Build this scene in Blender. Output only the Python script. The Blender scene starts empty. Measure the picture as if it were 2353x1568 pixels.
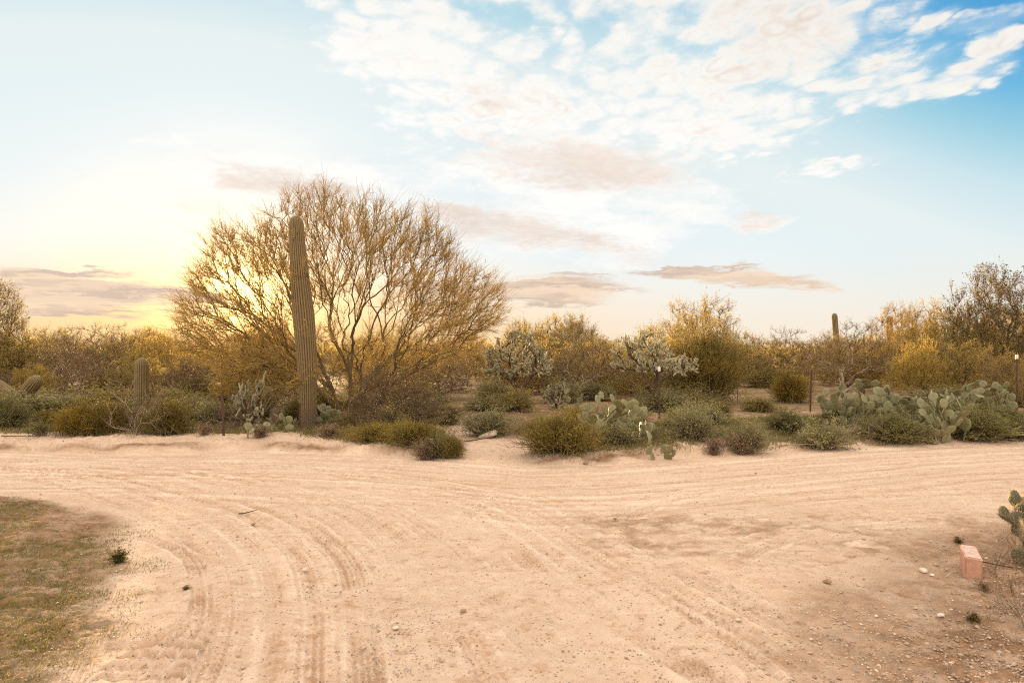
import bpy, math, random
import numpy as np
from mathutils import Vector, Matrix, Euler
R = math.radians
scene = bpy.context.scene
COL = scene.collection

# ------------------------------------------------------------------ camera, world, sun, exposure
CAM_H = 1.8
cd = bpy.data.cameras.new('camera'); cam = bpy.data.objects.new('camera', cd); COL.objects.link(cam)
cd.lens = 24.0; cd.sensor_width = 36.0; cd.clip_start = 0.05; cd.clip_end = 20000
cam.location = (0, 0, CAM_H); cam.rotation_euler = (R(90.62), 0, 0)
scene.camera = cam
SUN_AZ, SUN_EL = R(-21.6), R(4.5)
SUN_DIR = Vector((math.sin(SUN_AZ)*math.cos(SUN_EL), math.cos(SUN_AZ)*math.cos(SUN_EL), math.sin(SUN_EL)))
sl = bpy.data.lights.new('sun', 'SUN'); sl.energy = 5.0; sl.angle = R(0.6); sl.color = (1.0, 0.66, 0.33)
so = bpy.data.objects.new('sun', sl); COL.objects.link(so)
so.rotation_euler = SUN_DIR.to_track_quat('Z', 'Y').to_euler(); so.location = SUN_DIR*30
scene.view_settings.view_transform = 'Standard'; scene.view_settings.look = 'None'
scene.view_settings.gamma = 1.0; scene.view_settings.exposure = 2.0
scene.render.engine = 'CYCLES'
scene.cycles.use_denoising = False; scene.cycles.filter_width = 1.15; scene.cycles.sample_clamp_indirect = 6.0
scene.cycles.max_bounces = 6; scene.cycles.diffuse_bounces = 3; scene.cycles.transmission_bounces = 3
scene.cycles.volume_bounces = 0; scene.cycles.transparent_max_bounces = 8
scene.cycles.caustics_reflective = False; scene.cycles.caustics_refractive = False

class NT:
    """small helper to wire nodes"""
    def __init__(s, tree): s.t = tree; s.n = tree.nodes; s.l = tree.links; s.n.clear()
    def put(s, node, key, v):
        sock = node.inputs[key]
        if isinstance(v, bpy.types.NodeSocket): s.l.new(v, sock)
        elif v is not None:
            if hasattr(sock, 'default_value'):
                if sock.type == 'RGBA' and len(v) == 3: v = (*v, 1)
                sock.default_value = v
    def node(s, typ, props=None, **inp):
        nd = s.n.new(typ)
        for k, v in (props or {}).items(): setattr(nd, k, v)
        for k, v in inp.items():
            key = int(k[1:]) if k[0] == 'i' and k[1:].isdigit() else k.replace('_', ' ')
            s.put(nd, key, v)
        return nd
    def math(s, op, a, b=None, c=None, clamp=False):
        nd = s.node('ShaderNodeMath', {'operation': op, 'use_clamp': clamp}, i0=a)
        if b is not None: s.put(nd, 1, b)
        if c is not None: s.put(nd, 2, c)
        return nd.outputs[0]
    def vmath(s, op, a, b=None, sc=None):
        nd = s.node('ShaderNodeVectorMath', {'operation': op}, i0=a)
        if b is not None: s.put(nd, 1, b)
        if sc is not None: s.put(nd, 3, sc)
        return nd.outputs['Value'] if op in ('LENGTH', 'DOT_PRODUCT') else nd.outputs[0]
    def mix(s, f, a, b, mode='MIX'):
        nd = s.n.new('ShaderNodeMix'); nd.data_type = 'RGBA'; nd.blend_type = mode
        s.put(nd, 0, f); s.put(nd, 6, a); s.put(nd, 7, b)
        return nd.outputs[2]
    def noise(s, vec, scale, detail=4, rough=0.5, dist=0.0, out='Fac'):
        nd = s.node('ShaderNodeTexNoise', None, Vector=vec, Scale=scale, Detail=detail, Roughness=rough, Distortion=dist)
        return nd.outputs[out]
    def ramp(s, v, a, b, c=0.0, d=1.0, smooth=True):
        nd = s.node('ShaderNodeMapRange', {'interpolation_type': 'SMOOTHSTEP' if smooth else 'LINEAR'}, i0=v, i1=a, i2=b, i3=c, i4=d)
        return nd.outputs[0]

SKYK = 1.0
world = bpy.data.worlds.new('World'); scene.world = world; world.use_nodes = True
world.cycles.sampling_method = 'MANUAL'; world.cycles.sample_map_resolution = 512
W = NT(world.node_tree)
sky = W.node('ShaderNodeTexSky', {'sky_type': 'NISHITA', 'sun_disc': False, 'sun_elevation': SUN_EL,
             'sun_rotation': SUN_AZ, 'altitude': 700.0, 'air_density': 1.0, 'dust_density': 1.6, 'ozone_density': 1.6})
geo = W.node('ShaderNodeTexCoord')
sep = W.node('ShaderNodeSeparateXYZ', None, i0=geo.outputs['Generated'])
dx, dy, dz = sep.outputs
ay = W.math('MAXIMUM', W.math('ABSOLUTE', dy), 0.08)
p_ = W.math('DIVIDE', dx, ay)
q_ = W.math('DIVIDE', W.math('MAXIMUM', dz, 0.0), ay)
P0 = W.node('ShaderNodeCombineXYZ', None, i0=p_, i1=q_).outputs[0]
qs = W.math('ADD', q_, 0.10)
uv = W.node('ShaderNodeCombineXYZ', None, i0=W.math('DIVIDE', p_, qs), i1=W.math('DIVIDE', 1.0, qs), i2=3.3).outputs[0]
wn = W.noise(uv, 1.3, 5, 0.66, 0.0, 'Color')
wv = W.vmath('SUBTRACT', wn, (0.5, 0.5, 0.5))
amp = W.math('MULTIPLY_ADD', q_, 0.34, 0.035)
wsc = W.vmath('MULTIPLY', wv, W.node('ShaderNodeCombineXYZ', None, i0=W.math('MULTIPLY', amp, 1.9), i1=W.math('MULTIPLY', amp, 0.85)).outputs[0])
P1 = W.vmath('ADD', P0, wsc)
def blob(P, x, y, rx, ry, rot=0.0, w=1.0, inner=0.25):
    mp = W.node('ShaderNodeMapping', {'vector_type': 'TEXTURE'}, Vector=P, Location=((x-1176)/1568, (801-y)/1568, 0),
                Rotation=(0, 0, R(rot)), Scale=(rx/1568, ry/1568, 1.0))
    ln = W.vmath('LENGTH', mp.outputs[0])
    return W.ramp(ln, inner, 1.0, w, 0.0)
def total(bl, P=None):
    acc = None
    for b in bl:
        v = blob(P1 if P is None else P, *b)
        acc = v if acc is None else W.math('MAXIMUM', acc, v)
    return acc
# the broken high deck (white), in tangent units of the real sky direction
deck = total([(1500, 140, 700, 240, 0, 1.0), (1000, 130, 420, 160, -8, 1.0), (1650, 20, 600, 290, 0, 1.0), (1080, 250, 400, 130, -6, .95),
              (1720, 270, 340, 120, 14, 1.0), (2000, 175, 300, 110, 20, .9), (2190, 165, 300, 66, 14, 1.0), (2330, 80, 150, 60, 5, 1.0),
              (920, 20, 260, 110, 0, .8), (1330, -200, 900, 360, 0, 1.0), (2290, 30, 150, 40, 15, .6), (1930, 380, 150, 50, 12, .6),
              (2130, 45, 160, 40, 20, .5), (1300, 300, 500, 120, 0, .7)])
mid = total([(1300, 380, 520, 150, -6, 1.0), (1300, 520, 460, 130, -6, 1.0), (560, 410, 380, 110, -8, .85), (900, 400, 380, 120, 0, .8),
             (1600, 460, 330, 90, -10, .7), (1725, 512, 120, 44, 0, .85), (480, 475, 180, 40, -6, .7), (380, 365, 180, 50, -12, .55), (760, 440, 180, 56, 0, .95), (1000, 560, 400, 90, 0, .5)])
low = total([(100, 664, 560, 78, -3, 1.0), (430, 690, 260, 44, -3, .8), (1240, 668, 300, 50, 0, 1.0), (1700, 636, 330, 36, -5, .9), (1330, 640, 180, 20, 0, .5),
             (1050, 660, 190, 30, 0, .7), (1850, 655, 190, 18, -2, .8)])
deck = W.math('MULTIPLY', deck, W.ramp(dy, 0.0, 0.1))
back = W.math('MULTIPLY', W.ramp(dy, -0.1, 0.05, 1.0, 0.0), 0.55)
deck = W.math('MAXIMUM', deck, back)
wv2 = W.vmath('SUBTRACT', W.noise(uv, 6.0, 4, 0.6, 0.0, 'Color'), (0.5, 0.5, 0.5))
uvw = W.vmath('ADD', uv, W.vmath('SCALE', wv2, None, 0.16))
cell = W.node('ShaderNodeTexVoronoi', {'feature': 'SMOOTH_F1'}, Vector=W.vmath('MULTIPLY', uvw, (1, .8, 1)), Scale=14.0, Smoothness=0.5).outputs['Distance']
n1 = W.noise(uv, 2.6, 6, 0.62)
n2 = W.noise(uvw, 17.0, 4, 0.62)
tex = W.math('ADD', W.math('MULTIPLY', W.math('SUBTRACT', n1, 0.5), 2.2), W.math('MULTIPLY', W.math('SUBTRACT', 0.36, cell), 1.5))
tex = W.math('ADD', tex, W.math('MULTIPLY', W.math('SUBTRACT', n2, 0.5), 1.1))
dens = W.math('ADD', deck, tex)
a_deck = W.math('MULTIPLY', W.ramp(dens, -0.12, 0.92), W.ramp(deck, 0.02, 0.3))
nst = W.noise(W.vmath('MULTIPLY', W.vmath('ADD', P0, W.vmath('SCALE', wv2, None, 0.02)), (9.0, 26.0, 1)), 1.0, 6, 0.68)
a_mid = W.math('MULTIPLY', W.ramp(W.math('ADD', mid, W.math('ADD', W.math('MULTIPLY', W.math('SUBTRACT', n1, 0.5), 1.0), W.math('MULTIPLY', W.math('SUBTRACT', nst, 0.5), 2.0))), 0.30, 1.05), W.ramp(mid, 0.02, 0.3))
nlo = W.noise(W.vmath('MULTIPLY', P1, (2.4, 70.0, 1)), 1.0, 6, 0.62)
a_low = W.math('MULTIPLY', W.ramp(W.math('ADD', low, W.math('MULTIPLY', W.math('SUBTRACT', nlo, 0.5), 2.4)), 0.25, 0.85), W.ramp(low, 0.02, 0.25))
# daylight colour of the clear sky: the physical sky's brightness, compressed to the film range
sepc = W.node('ShaderNodeSeparateColor', None, i0=sky.outputs[0])
lg = W.math('LOGARITHM', W.math('MAXIMUM', sepc.outputs[1], 0.3), 10.0)
dzc = W.math('MAXIMUM', dz, 0.0)
s_ = W.math('ADD', W.math('ADD', lg, W.math('MULTIPLY', W.math('SUBTRACT', 0.45, dzc), 1.15)), W.ramp(p_, 0.85, 0.25, 0.0, 0.22))
def srgb(r, g_, b_, k=1.0): return tuple(k*(((v/255+.055)/1.055)**2.4 if v > 10 else v/255/12.92) for v in (r, g_, b_))
rp = W.node('ShaderNodeValToRGB', None, Fac=W.math('DIVIDE', s_, 2.0))
stops = [(.05, srgb(45, 125, 198)), (.16, srgb(72, 156, 214)), (.38, srgb(112, 186, 226)), (.5, srgb(160, 210, 228)), (.64, srgb(206, 230, 238)),
         (.82, srgb(232, 242, 242)), (1.0, srgb(232, 243, 245)), (1.3, srgb(242, 248, 248, 1.0)), (1.6, srgb(253, 248, 236, 1.05)), (2.0, srgb(255, 238, 200, 1.15))]
el = rp.color_ramp.elements; el[0].position = stops[0][0]/2; el[0].color = (*stops[0][1], 1); el[1].position = 1.0; el[1].color = (*stops[-1][1], 1)
for p, c_ in stops[1:-1]: e = el.new(p/2); e.color = (*c_, 1)
hz = W.ramp(dz, -0.02, 0.15, 1.0, 0.0)
sdot = W.vmath('DOT_PRODUCT', geo.outputs['Generated'], tuple(SUN_DIR))
base = W.mix(W.math('MULTIPLY', hz, 0.9), rp.outputs[0], W.mix(W.math('POWER', W.math('MAXIMUM', sdot, 0.0), 9.0), srgb(254, 236, 212), srgb(255, 200, 118)))
glow = W.math('ADD', W.math('POWER', W.math('MAXIMUM', sdot, 0.0), 900.0), W.math('MULTIPLY', W.math('POWER', W.math('MAXIMUM', sdot, 0.0), 110.0), 0.16))
base = W.mix(1.0, base, W.node('ShaderNodeCombineXYZ', None, i0=W.math('MULTIPLY', glow, 6.0), i1=W.math('MULTIPLY', glow, 3.4), i2=W.math('MULTIPLY', glow, 1.0)).outputs[0], 'ADD')
thick_n = W.noise(uv, 2.3, 6, 0.6)
thick = W.ramp(W.math('ADD', W.math('MULTIPLY', thick_n, 0.9), W.math('MULTIPLY', W.math('SUBTRACT', cell, .3), 0.7)), 0.36, 0.62)
lum = W.ramp(s_, 0.2, 1.0)
WHITE = W.mix(lum, srgb(250, 246, 238), srgb(255, 253, 249, 1.03)); PEACH = W.mix(lum, srgb(232, 218, 206), srgb(242, 224, 210)); GREY = srgb(228, 212, 200)
base = W.mix(W.math('MULTIPLY', W.math('MAXIMUM', deck, mid), 0.45), base, srgb(226, 236, 240))
c = W.mix(W.math('MULTIPLY', a_deck, 0.95), base, W.mix(W.math('MULTIPLY', thick, W.ramp(dens, .7, 1.5)), WHITE, PEACH))
core = total([(1320, 365, 460, 92, -5, .95), (1180, 520, 260, 70, -10, .9), (1350, 560, 260, 50, -12, .7), (590, 420, 240, 66, -12, .95), (750, 442, 160, 48, 0, .95), (480, 487, 130, 34, -8, .8), (1725, 512, 110, 42, 0, .85), (1100, 180, 200, 110, 30, .5), (1800, 60, 340, 160, 0, .5)])
corem = W.ramp(W.math('ADD', core, W.math('ADD', W.math('MULTIPLY', W.math('SUBTRACT', n1, .5), 1.7), W.math('MULTIPLY', W.math('SUBTRACT', n2, .5), 1.1))), 0.15, 1.45)
midcol = W.mix(W.math('MULTIPLY', corem, .9), WHITE, W.mix(W.ramp(thick_n, .35, .65), srgb(250, 230, 214), GREY))
c = W.mix(W.math('MULTIPLY', a_mid, 0.9), c, midcol)
c = W.mix(W.math('MULTIPLY', corem, 0.42), c, srgb(236, 214, 198))
lowcol = W.mix(W.ramp(nlo, 0.42, 0.62), srgb(248, 220, 192), srgb(212, 190, 174))
c = W.mix(W.math('MULTIPLY', a_low, 0.95), c, lowcol)
# unseen sky overhead and behind the camera: warm brightness added to lift ground light
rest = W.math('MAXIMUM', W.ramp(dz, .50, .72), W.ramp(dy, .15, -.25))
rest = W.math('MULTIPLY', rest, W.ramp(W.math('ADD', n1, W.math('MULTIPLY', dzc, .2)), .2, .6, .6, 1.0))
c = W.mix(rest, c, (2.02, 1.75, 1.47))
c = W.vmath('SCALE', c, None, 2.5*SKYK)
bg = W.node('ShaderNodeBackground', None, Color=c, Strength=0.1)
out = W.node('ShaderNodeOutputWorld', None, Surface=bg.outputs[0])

rng = np.random.default_rng(7)
rnd = random.Random(5)

# ------------------------------------------------------------------ numpy helpers
def vnoise(x, y, seed=0):
    x = np.asarray(x, float); y = np.asarray(y, float)
    xi = np.floor(x).astype(np.int64); yi = np.floor(y).astype(np.int64)
    fx = x-xi; fy = y-yi; fx = fx*fx*(3-2*fx); fy = fy*fy*(3-2*fy)
    def h(a, b):
        n = (a*374761393 + b*668265263 + seed*2147483647) & 0xffffffff
        n = ((n ^ (n >> 13))*1274126177) & 0xffffffff
        return ((n ^ (n >> 16)) & 0xffff)/65535.0
    return (h(xi, yi)*(1-fx)+h(xi+1, yi)*fx)*(1-fy)+(h(xi, yi+1)*(1-fx)+h(xi+1, yi+1)*fx)*fy
def fbm(x, y, oct=4, seed=0, rough=.5):
    t = 0; a = 1; s = 0
    for i in range(oct):
        t = t+a*vnoise(x*2**i+17.3*i, y*2**i-9.1*i, seed+i); s += a; a *= rough
    return t/s
def sstep(a, b, x):
    t = np.clip((x-a)/(b-a), 0, 1); return t*t*(3-2*t)
def mesh_from(name, verts, faces, mats=(), smooth=False, matidx=None):
    """faces: list of int arrays (n,3) or (n,4)"""
    me = bpy.data.meshes.new(name)
    verts = np.ascontiguousarray(verts, dtype=np.float32)
    me.vertices.add(len(verts)); me.vertices.foreach_set('co', verts.ravel())
    faces = [np.asarray(f, dtype=np.int32) for f in faces if len(f)]
    loops = np.concatenate([f.ravel() for f in faces])
    tot = np.concatenate([np.full(len(f), f.shape[1], np.int32) for f in faces])
    start = np.concatenate([[0], np.cumsum(tot)[:-1]]).astype(np.int32)
    me.loops.add(len(loops)); me.loops.foreach_set('vertex_index', loops)
    me.polygons.add(len(tot)); me.polygons.foreach_set('loop_start', start); me.polygons.foreach_set('loop_total', tot)
    if smooth: me.polygons.foreach_set('use_smooth', np.ones(len(tot), bool))
    for m in mats: me.materials.append(m)
    if matidx is not None: me.polygons.foreach_set('material_index', np.asarray(matidx, np.int32))
    me.update(calc_edges=True)
    return me
def link(name, me, parent=None, **props):
    o = bpy.data.objects.new(name, me); COL.objects.link(o)
    if parent is not None: o.parent = parent
    for k, v in props.items():
        if v: o[k] = v
    return o
class Geo:
    def __init__(s): s.v = []; s.f = {3: [], 4: []}; s.n = 0
    def add(s, v, f):
        f = np.asarray(f); s.v.append(np.asarray(v, float)); s.f[f.shape[1]].append(f+s.n); s.n += len(v)
    def mesh(s, name, mats, smooth=False):
        return mesh_from(name, np.concatenate(s.v), [np.concatenate(s.f[k]) for k in (3, 4) if s.f[k]], mats, smooth)
def unit(v): return v/np.maximum(np.linalg.norm(v, axis=-1, keepdims=True), 1e-9)
def frames(d):
    up = np.where(np.abs(d[:, 2:3]) > .95, np.array([[1., 0, 0]]), np.array([[0, 0, 1.]]))
    a = unit(np.cross(d, up)); return a, np.cross(d, a)
def tubes(geo, A, B, ra, rb, k=3, da=None, db=None):
    """independent tapered prisms from A to B"""
    n = len(A)
    if not n: return
    d = unit(B-A); da = d if da is None else da; db = d if db is None else db
    ang = np.arange(k)*2*math.pi/k; ca, sa = np.cos(ang), np.sin(ang)
    a1, b1 = frames(da); a2, b2 = frames(db)
    r1 = A[:, None]+ra[:, None, None]*(a1[:, None]*ca[None, :, None]+b1[:, None]*sa[None, :, None])
    r2 = B[:, None]+rb[:, None, None]*(a2[:, None]*ca[None, :, None]+b2[:, None]*sa[None, :, None])
    V = np.concatenate([r1, r2], 1).reshape(-1, 3)
    base = np.arange(n)[:, None]*2*k; j = np.arange(k); j2 = (j+1) % k
    F = np.stack([base+j, base+j2, base+k+j2, base+k+j], -1).reshape(-1, 4)
    geo.add(V, F)
def leaves(geo, P, size, N=None, aspect=.5, seed=0, droop=None):
    """rhombic leaf faces at points P"""
    g = np.random.default_rng(seed); n = len(P)
    if not n: return
    d = unit(g.normal(size=(n, 3)) + (0 if N is None else N*1.3)); a, b = frames(d)
    th = g.uniform(0, 2*math.pi, n)[:, None]; a = a*np.cos(th)+b*np.sin(th)
    s = size*g.uniform(.6, 1.35, (n, 1))
    V = np.stack([P, P+d*s*.5+a*s*aspect*.5, P+d*s, P+d*s*.5-a*s*aspect*.5], 1).reshape(-1, 3)
    F = np.arange(n)[:, None]*4+np.array([0, 1, 2, 3]); geo.add(V, F)
def grow(tips, roots, bf=.35, step=.18, jit=.12, seed=0, fwd=.5, sag=0.0):
    """joins every tip to the nearest cheap node already grown; roots = list of polylines"""
    g = np.random.default_rng(seed); cap = 400+int(len(tips)*14)
    pos = np.zeros((cap, 3)); par = np.full(cap, -1); pl = np.zeros(cap); dr = np.zeros((cap, 3)); n = 0
    for poly in roots:
        prev = -1
        for q in poly:
            pos[n] = q; par[n] = prev
            if prev >= 0:
                dr[n] = unit(pos[n]-pos[prev]); pl[n] = pl[prev]+np.linalg.norm(pos[n]-pos[prev])
            else: dr[n] = (0, 0, 1)
            prev = n; n += 1
    r0 = np.mean([p[0] for p in roots], 0)
    for t in tips[np.argsort(np.linalg.norm(tips-r0, axis=1))]:
        dv = t-pos[:n]; dd = np.linalg.norm(dv, axis=1)+1e-6
        cost = dd*(1+fwd*(1-(dv*dr[:n]).sum(1)/dd))+bf*pl[:n]
        i = int(np.argmin(cost)); L = dd[i]
        m = max(1, int(L/step)); a = pos[i]; h = dr[i]*L*.38
        b = i; 
        for k in range(1, m+1):
            if n >= cap-1: break
            f = k/m
            q = (1-f)**2*a+2*f*(1-f)*(a+h)+f*f*t
            if k < m: q = q+g.normal(size=3)*jit*min(L/m, step)
            q[2] -= sag*f*(1-f)*L
            pos[n] = q; par[n] = b; dr[n] = unit(q-pos[b]); pl[n] = pl[b]+np.linalg.norm(q-pos[b]); b = n; n += 1
    pos, par, dr = pos[:n], par[:n], dr[:n]
    cnt = np.zeros(n); ch = np.zeros(n, int)
    for i in range(n-1, -1, -1):
        if cnt[i] == 0: cnt[i] = 1
        if par[i] >= 0: cnt[par[i]] += cnt[i]; ch[par[i]] += 1
    return pos, par, dr, cnt, ch
def skeleton_mesh(geo, sk, rtip, rpow, k_big=7, rmax=1e9, bigr=.02):
    pos, par, dr, cnt, ch = sk
    r = np.minimum(rtip*cnt**rpow, rmax)
    e = np.where(par >= 0)[0]; pa = par[e]
    main = r[e] > .55*r[pa]
    da = np.where(main[:, None], dr[pa], dr[e]); ra = np.where(main, r[pa], r[e]*1.15)
    da = np.where(((da*dr[e]).sum(1) < .2)[:, None], dr[e], da)
    big = r[e] > bigr
    for msk, k in ((big, k_big), (~big, 3)):
        tubes(geo, pos[pa[msk]], pos[e[msk]], ra[msk], r[e][msk], k, da[msk], dr[e][msk])
    return r
def twigs(geo, P, D, n, length, r, seed=0, spread=.7, up=.3, segs=3, curl=.25):
    """n curved twigs starting near random points P with directions D; returns points along them"""
    g = np.random.default_rng(seed); i = g.integers(0, len(P), n)
    p = P[i]; d = unit(D[i]+g.normal(size=(n, 3))*spread+np.array([0, 0, up])); L = length*g.uniform(.5, 1.3, n)/segs
    pts = []; rr = np.full(n, r)
    for s in range(segs):
        q = p+d*L[:, None]; r2 = rr*.72
        tubes(geo, p, q, rr, r2, 3); pts.append((q, d)); p = q; rr = r2
        d = unit(d+g.normal(size=(n, 3))*curl+np.array([0, 0, up*.25]))
    return np.concatenate([a for a, _ in pts]), np.concatenate([b for _, b in pts])

# ------------------------------------------------------------------ materials
def mat(name): 
    m = bpy.data.materials.new(name); m.use_nodes = True; return m, NT(m.node_tree)
def leaf_mat(name, cols, trans=.35, rough=.6, tcol=None):
    m, n = mat(name)
    g = n.node('ShaderNodeNewGeometry'); oi = n.node('ShaderNodeObjectInfo')
    r = n.node('ShaderNodeValToRGB', None, Fac=g.outputs['Random Per Island'])
    cr = r.color_ramp; cr.elements[0].color = (*cols[0], 1); cr.elements[1].color = (*cols[-1], 1)
    for i, c in enumerate(cols[1:-1]): e = cr.elements.new((i+1)/(len(cols)-1)); e.color = (*c, 1)
    tc = n.node('ShaderNodeTexCoord')
    big = n.noise(tc.outputs['Object'], 1.6, 3, .6)
    v = n.math('MULTIPLY', n.ramp(big, .3, .7, .72, 1.25), n.math('MULTIPLY_ADD', oi.outputs['Random'], .35, .82))
    col = n.mix(1.0, r.outputs[0], n.node('ShaderNodeCombineXYZ', None, i0=v, i1=v, i2=v).outputs[0], 'MULTIPLY')
    b = n.node('ShaderNodeBsdfPrincipled', None, Base_Color=col, Roughness=rough); b.inputs['Specular IOR Level'].default_value = .25
    sh = b.outputs[0]
    if trans:
        tr = n.node('ShaderNodeBsdfTranslucent', None, Color=n.mix(1.0, col, tcol or (1.3, 1.15, .62), 'MULTIPLY'))
        sh = n.node('ShaderNodeMixShader', None, i0=trans, i1=sh, i2=tr.outputs[0]).outputs[0]
    n.node('ShaderNodeOutputMaterial', None, Surface=sh); return m
def bark_mat(name, a, b, scale=9, bump=.5):
    m, n = mat(name); tc = n.node('ShaderNodeTexCoord')
    v = n.vmath('MULTIPLY', tc.outputs['Object'], (1, 1, .25)); f = n.noise(v, scale*3, 6, .65)
    col = n.mix(n.ramp(f, .3, .7), a, b)
    bp = n.node('ShaderNodeBump', None, Strength=bump, Distance=.02, Height=f)
    s = n.node('ShaderNodeBsdfPrincipled', None, Base_Color=col, Roughness=.85, Normal=bp.outputs[0]); s.inputs['Specular IOR Level'].default_value = .2
    n.node('ShaderNodeOutputMaterial', None, Surface=s.outputs[0]); return m
M = {}
M['bark_dark'] = bark_mat('dark_bark', (.06, .04, .025), (.16, .11, .07))
M['bark_olive'] = bark_mat('olive_bark', (.13, .105, .045), (.24, .19, .085))
M['bark_brown'] = bark_mat('brown_bark', (.085, .06, .03), (.19, .14, .07))
M['bark_grey'] = bark_mat('grey_bark', (.22, .17, .12), (.42, .33, .24))
M['twig_gold'] = leaf_mat('golden_twigs', [(.36, .25, .075), (.50, .34, .10), (.28, .19, .06)], .2)
M['twig_brown'] = leaf_mat('brown_twigs', [(.20, .13, .065), (.33, .22, .12), (.15, .10, .055)], .15)
M['leaf_olive'] = leaf_mat('olive_leaves', [(.20, .18, .06), (.33, .28, .09), (.42, .34, .12)], .5)
M['leaf_dark'] = leaf_mat('dark_leaves', [(.08, .075, .025), (.15, .13, .04), (.22, .17, .05)], .45)
M['leaf_gold'] = leaf_mat('golden_leaves', [(.30, .21, .05), (.40, .31, .06), (.22, .18, .045)], .5)
M['leaf_sage'] = leaf_mat('sage_leaves', [(.18, .175, .08), (.29, .27, .13), (.38, .335, .175)], .35)
M['leaf_green'] = leaf_mat('green_leaves', [(.10, .11, .035), (.17, .165, .05), (.23, .20, .065)], .35)
M['broom_gold'] = leaf_mat('broom_gold', [(.32, .22, .035), (.44, .31, .055), (.22, .17, .035)], .3)
M['broom_olive'] = leaf_mat('broom_olive', [(.21, .185, .05), (.34, .27, .07), (.42, .31, .10)], .42)
M['dry'] = leaf_mat('dry_stems', [(.29, .20, .125), (.40, .285, .19), (.20, .13, .08)], .25)
M['grass_dry'] = leaf_mat('dry_grass_blades', [(.20, .15, .07), (.32, .24, .12), (.14, .10, .05)], .2)
M['grass'] = leaf_mat('grass_blades', [(.10, .12, .035), (.18, .18, .055), (.30, .23, .10), (.13, .13, .04)], .3)

# ------------------------------------------------------------------ ground
FARX = [-60, -20, -8.9, -4.4, -2.0, -.7, .25, 1.2, 2.3, 5.8, 10.5, 20, 60]
FARY = [12.5, 12.0, 11.8, 12.05, 11.5, 10.95, 10.5, 10.6, 11.1, 12.5, 13.9, 15.8, 20]
VEGY = [15, 14.0, 13.7, 13.6, 12.0, 11.05, 11.1, 11.3, 11.6, 12.7, 14.0, 16.1, 21]
def G(x, y, z=0.0):     # photograph-plan helper: ground point seen at plan coordinates (x right, y down)
    Y = (CAM_H-z)*1568/(y-801.0); return (x-1176)/1568.0*Y, Y
def cat(pts, per=10):
    P = np.array(pts, float); P = np.vstack([2*P[0]-P[1], P, 2*P[-1]-P[-2]]); out_ = []
    for i in range(1, len(P)-2):
        for t in np.linspace(0, 1, per, endpoint=False):
            a, b, c, d = P[i-1:i+3]
            out_.append(.5*((2*b)+(-a+c)*t+(2*a-5*b+4*c-d)*t*t+(-a+3*b-3*c+d)*t**3))
    out_.append(P[-2]); return np.array(out_)
def wash_c(Y): return np.interp(Y, [10, 10.6, 11.5, 12.6, 13.6, 15, 17.5, 20, 24], [-.30, -.28, -.3, -.25, -.5, -1.2, -1.35, -2.6, -6])
def wash_w(Y): return np.interp(Y, [10, 10.6, 11.5, 12.6, 13.6, 15, 17.5, 20, 24], [1.1, .75, .55, .62, .75, .5, .42, .5, .5])
def left_edge(Y):  # x of the boundary of the verge on the left
    return np.interp(Y, [2, 3.6, 4.4, 5.0, 5.7, 6.6, 7.6, 8.3, 8.7, 9.2], [-1.6, -2.3, -2.6, -2.95, -3.1, -3.65, -4.7, -6.0, -7.4, -40])
def right_edge(Y): return np.interp(Y, [2, 3.6, 4.4, 5.2, 6.0, 6.8, 7.4, 8.0], [1.3, 1.75, 2.3, 2.85, 3.6, 4.4, 6.2, 40])
def base_h(x, y):
    x = np.asarray(x, float); y = np.asarray(y, float)
    F = np.interp(x, FARX, FARY); V = np.interp(x, FARX, VEGY)
    wob = (fbm(x*.9, y*.9, 4, 3)-.5)
    wv_ = (fbm(x*2.2, y*2.2, 4, 33)-.5)
    bank = sstep(-.15, .9, (y-F)+wv_*.7)
    h = bank*.13 + bank*wob*.14
    berm = np.exp(-((y-F-.35+wv_*.5)/.22)**2)*.045; h += berm
    dw = np.abs(x-wash_c(y)+wv_*.35)/wash_w(y)
    ch = 1-sstep(.75, 1.45, dw); ch = np.where(y > 10, ch, 0)
    h = h*(1-ch) + ch*.015*(y > 11)
    h += sstep(0, 1.2, left_edge(y)-x)*.07*(y < 9.5)
    h += sstep(0, 1.6, x-right_edge(y))*.05*(y < 8.2)
    h += (fbm(x*.25, y*.25, 3, 9)-.5)*.10*sstep(16, 30, y)
    h += (fbm(x*.5, y*.5, 3, 12)-.5)*.035
    return h
TR = []  # (points, width, depth, tread)
def fam(g0, g1, n, w, depth, tread, jitter=.05, s0=0, s1=1):
    for i in range(n):
        t = s0+(s1-s0)*(i+.5)/n + rnd.uniform(-jitter, jitter)
        P = [tuple(np.array(a)*(1-t)+np.array(b)*t) for a, b in zip(g0, g1)]
        a = rnd.randint(0, 1); b = len(P)-rnd.randint(0, 1)
        TR.append((P[a:b], w*rnd.uniform(.8, 1.2), depth*rnd.uniform(.3, 1.2), tread*rnd.uniform(.2, 1.1)))
GL0 = [G(330, 1700), G(440, 1500), G(470, 1370), G(430, 1260), G(300, 1180), G(100, 1110), G(-200, 1070)]
GL1 = [G(900, 1700), G(860, 1500), G(840, 1370), G(790, 1260), G(640, 1165), G(300, 1085), G(-100, 1050)]
GL2 = [G(1500, 1700), G(1330, 1500), G(1180, 1370), G(1040, 1230), G(820, 1130), G(400, 1062), G(-50, 1040)]
fam(GL0, GL1, 9, .17, .010, .006); fam(GL1, GL2, 7, .17, .008, .004)
GC0 = [G(1700, 1700), G(1520, 1490), G(1330, 1370), G(1190, 1265), G(1000, 1150), G(700, 1090), G(300, 1060)]
GC1 = [G(2200, 1700), G(1950, 1500), G(1740, 1380), G(1540, 1270), G(1300, 1150), G(1000, 1090), G(600, 1055)]
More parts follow.
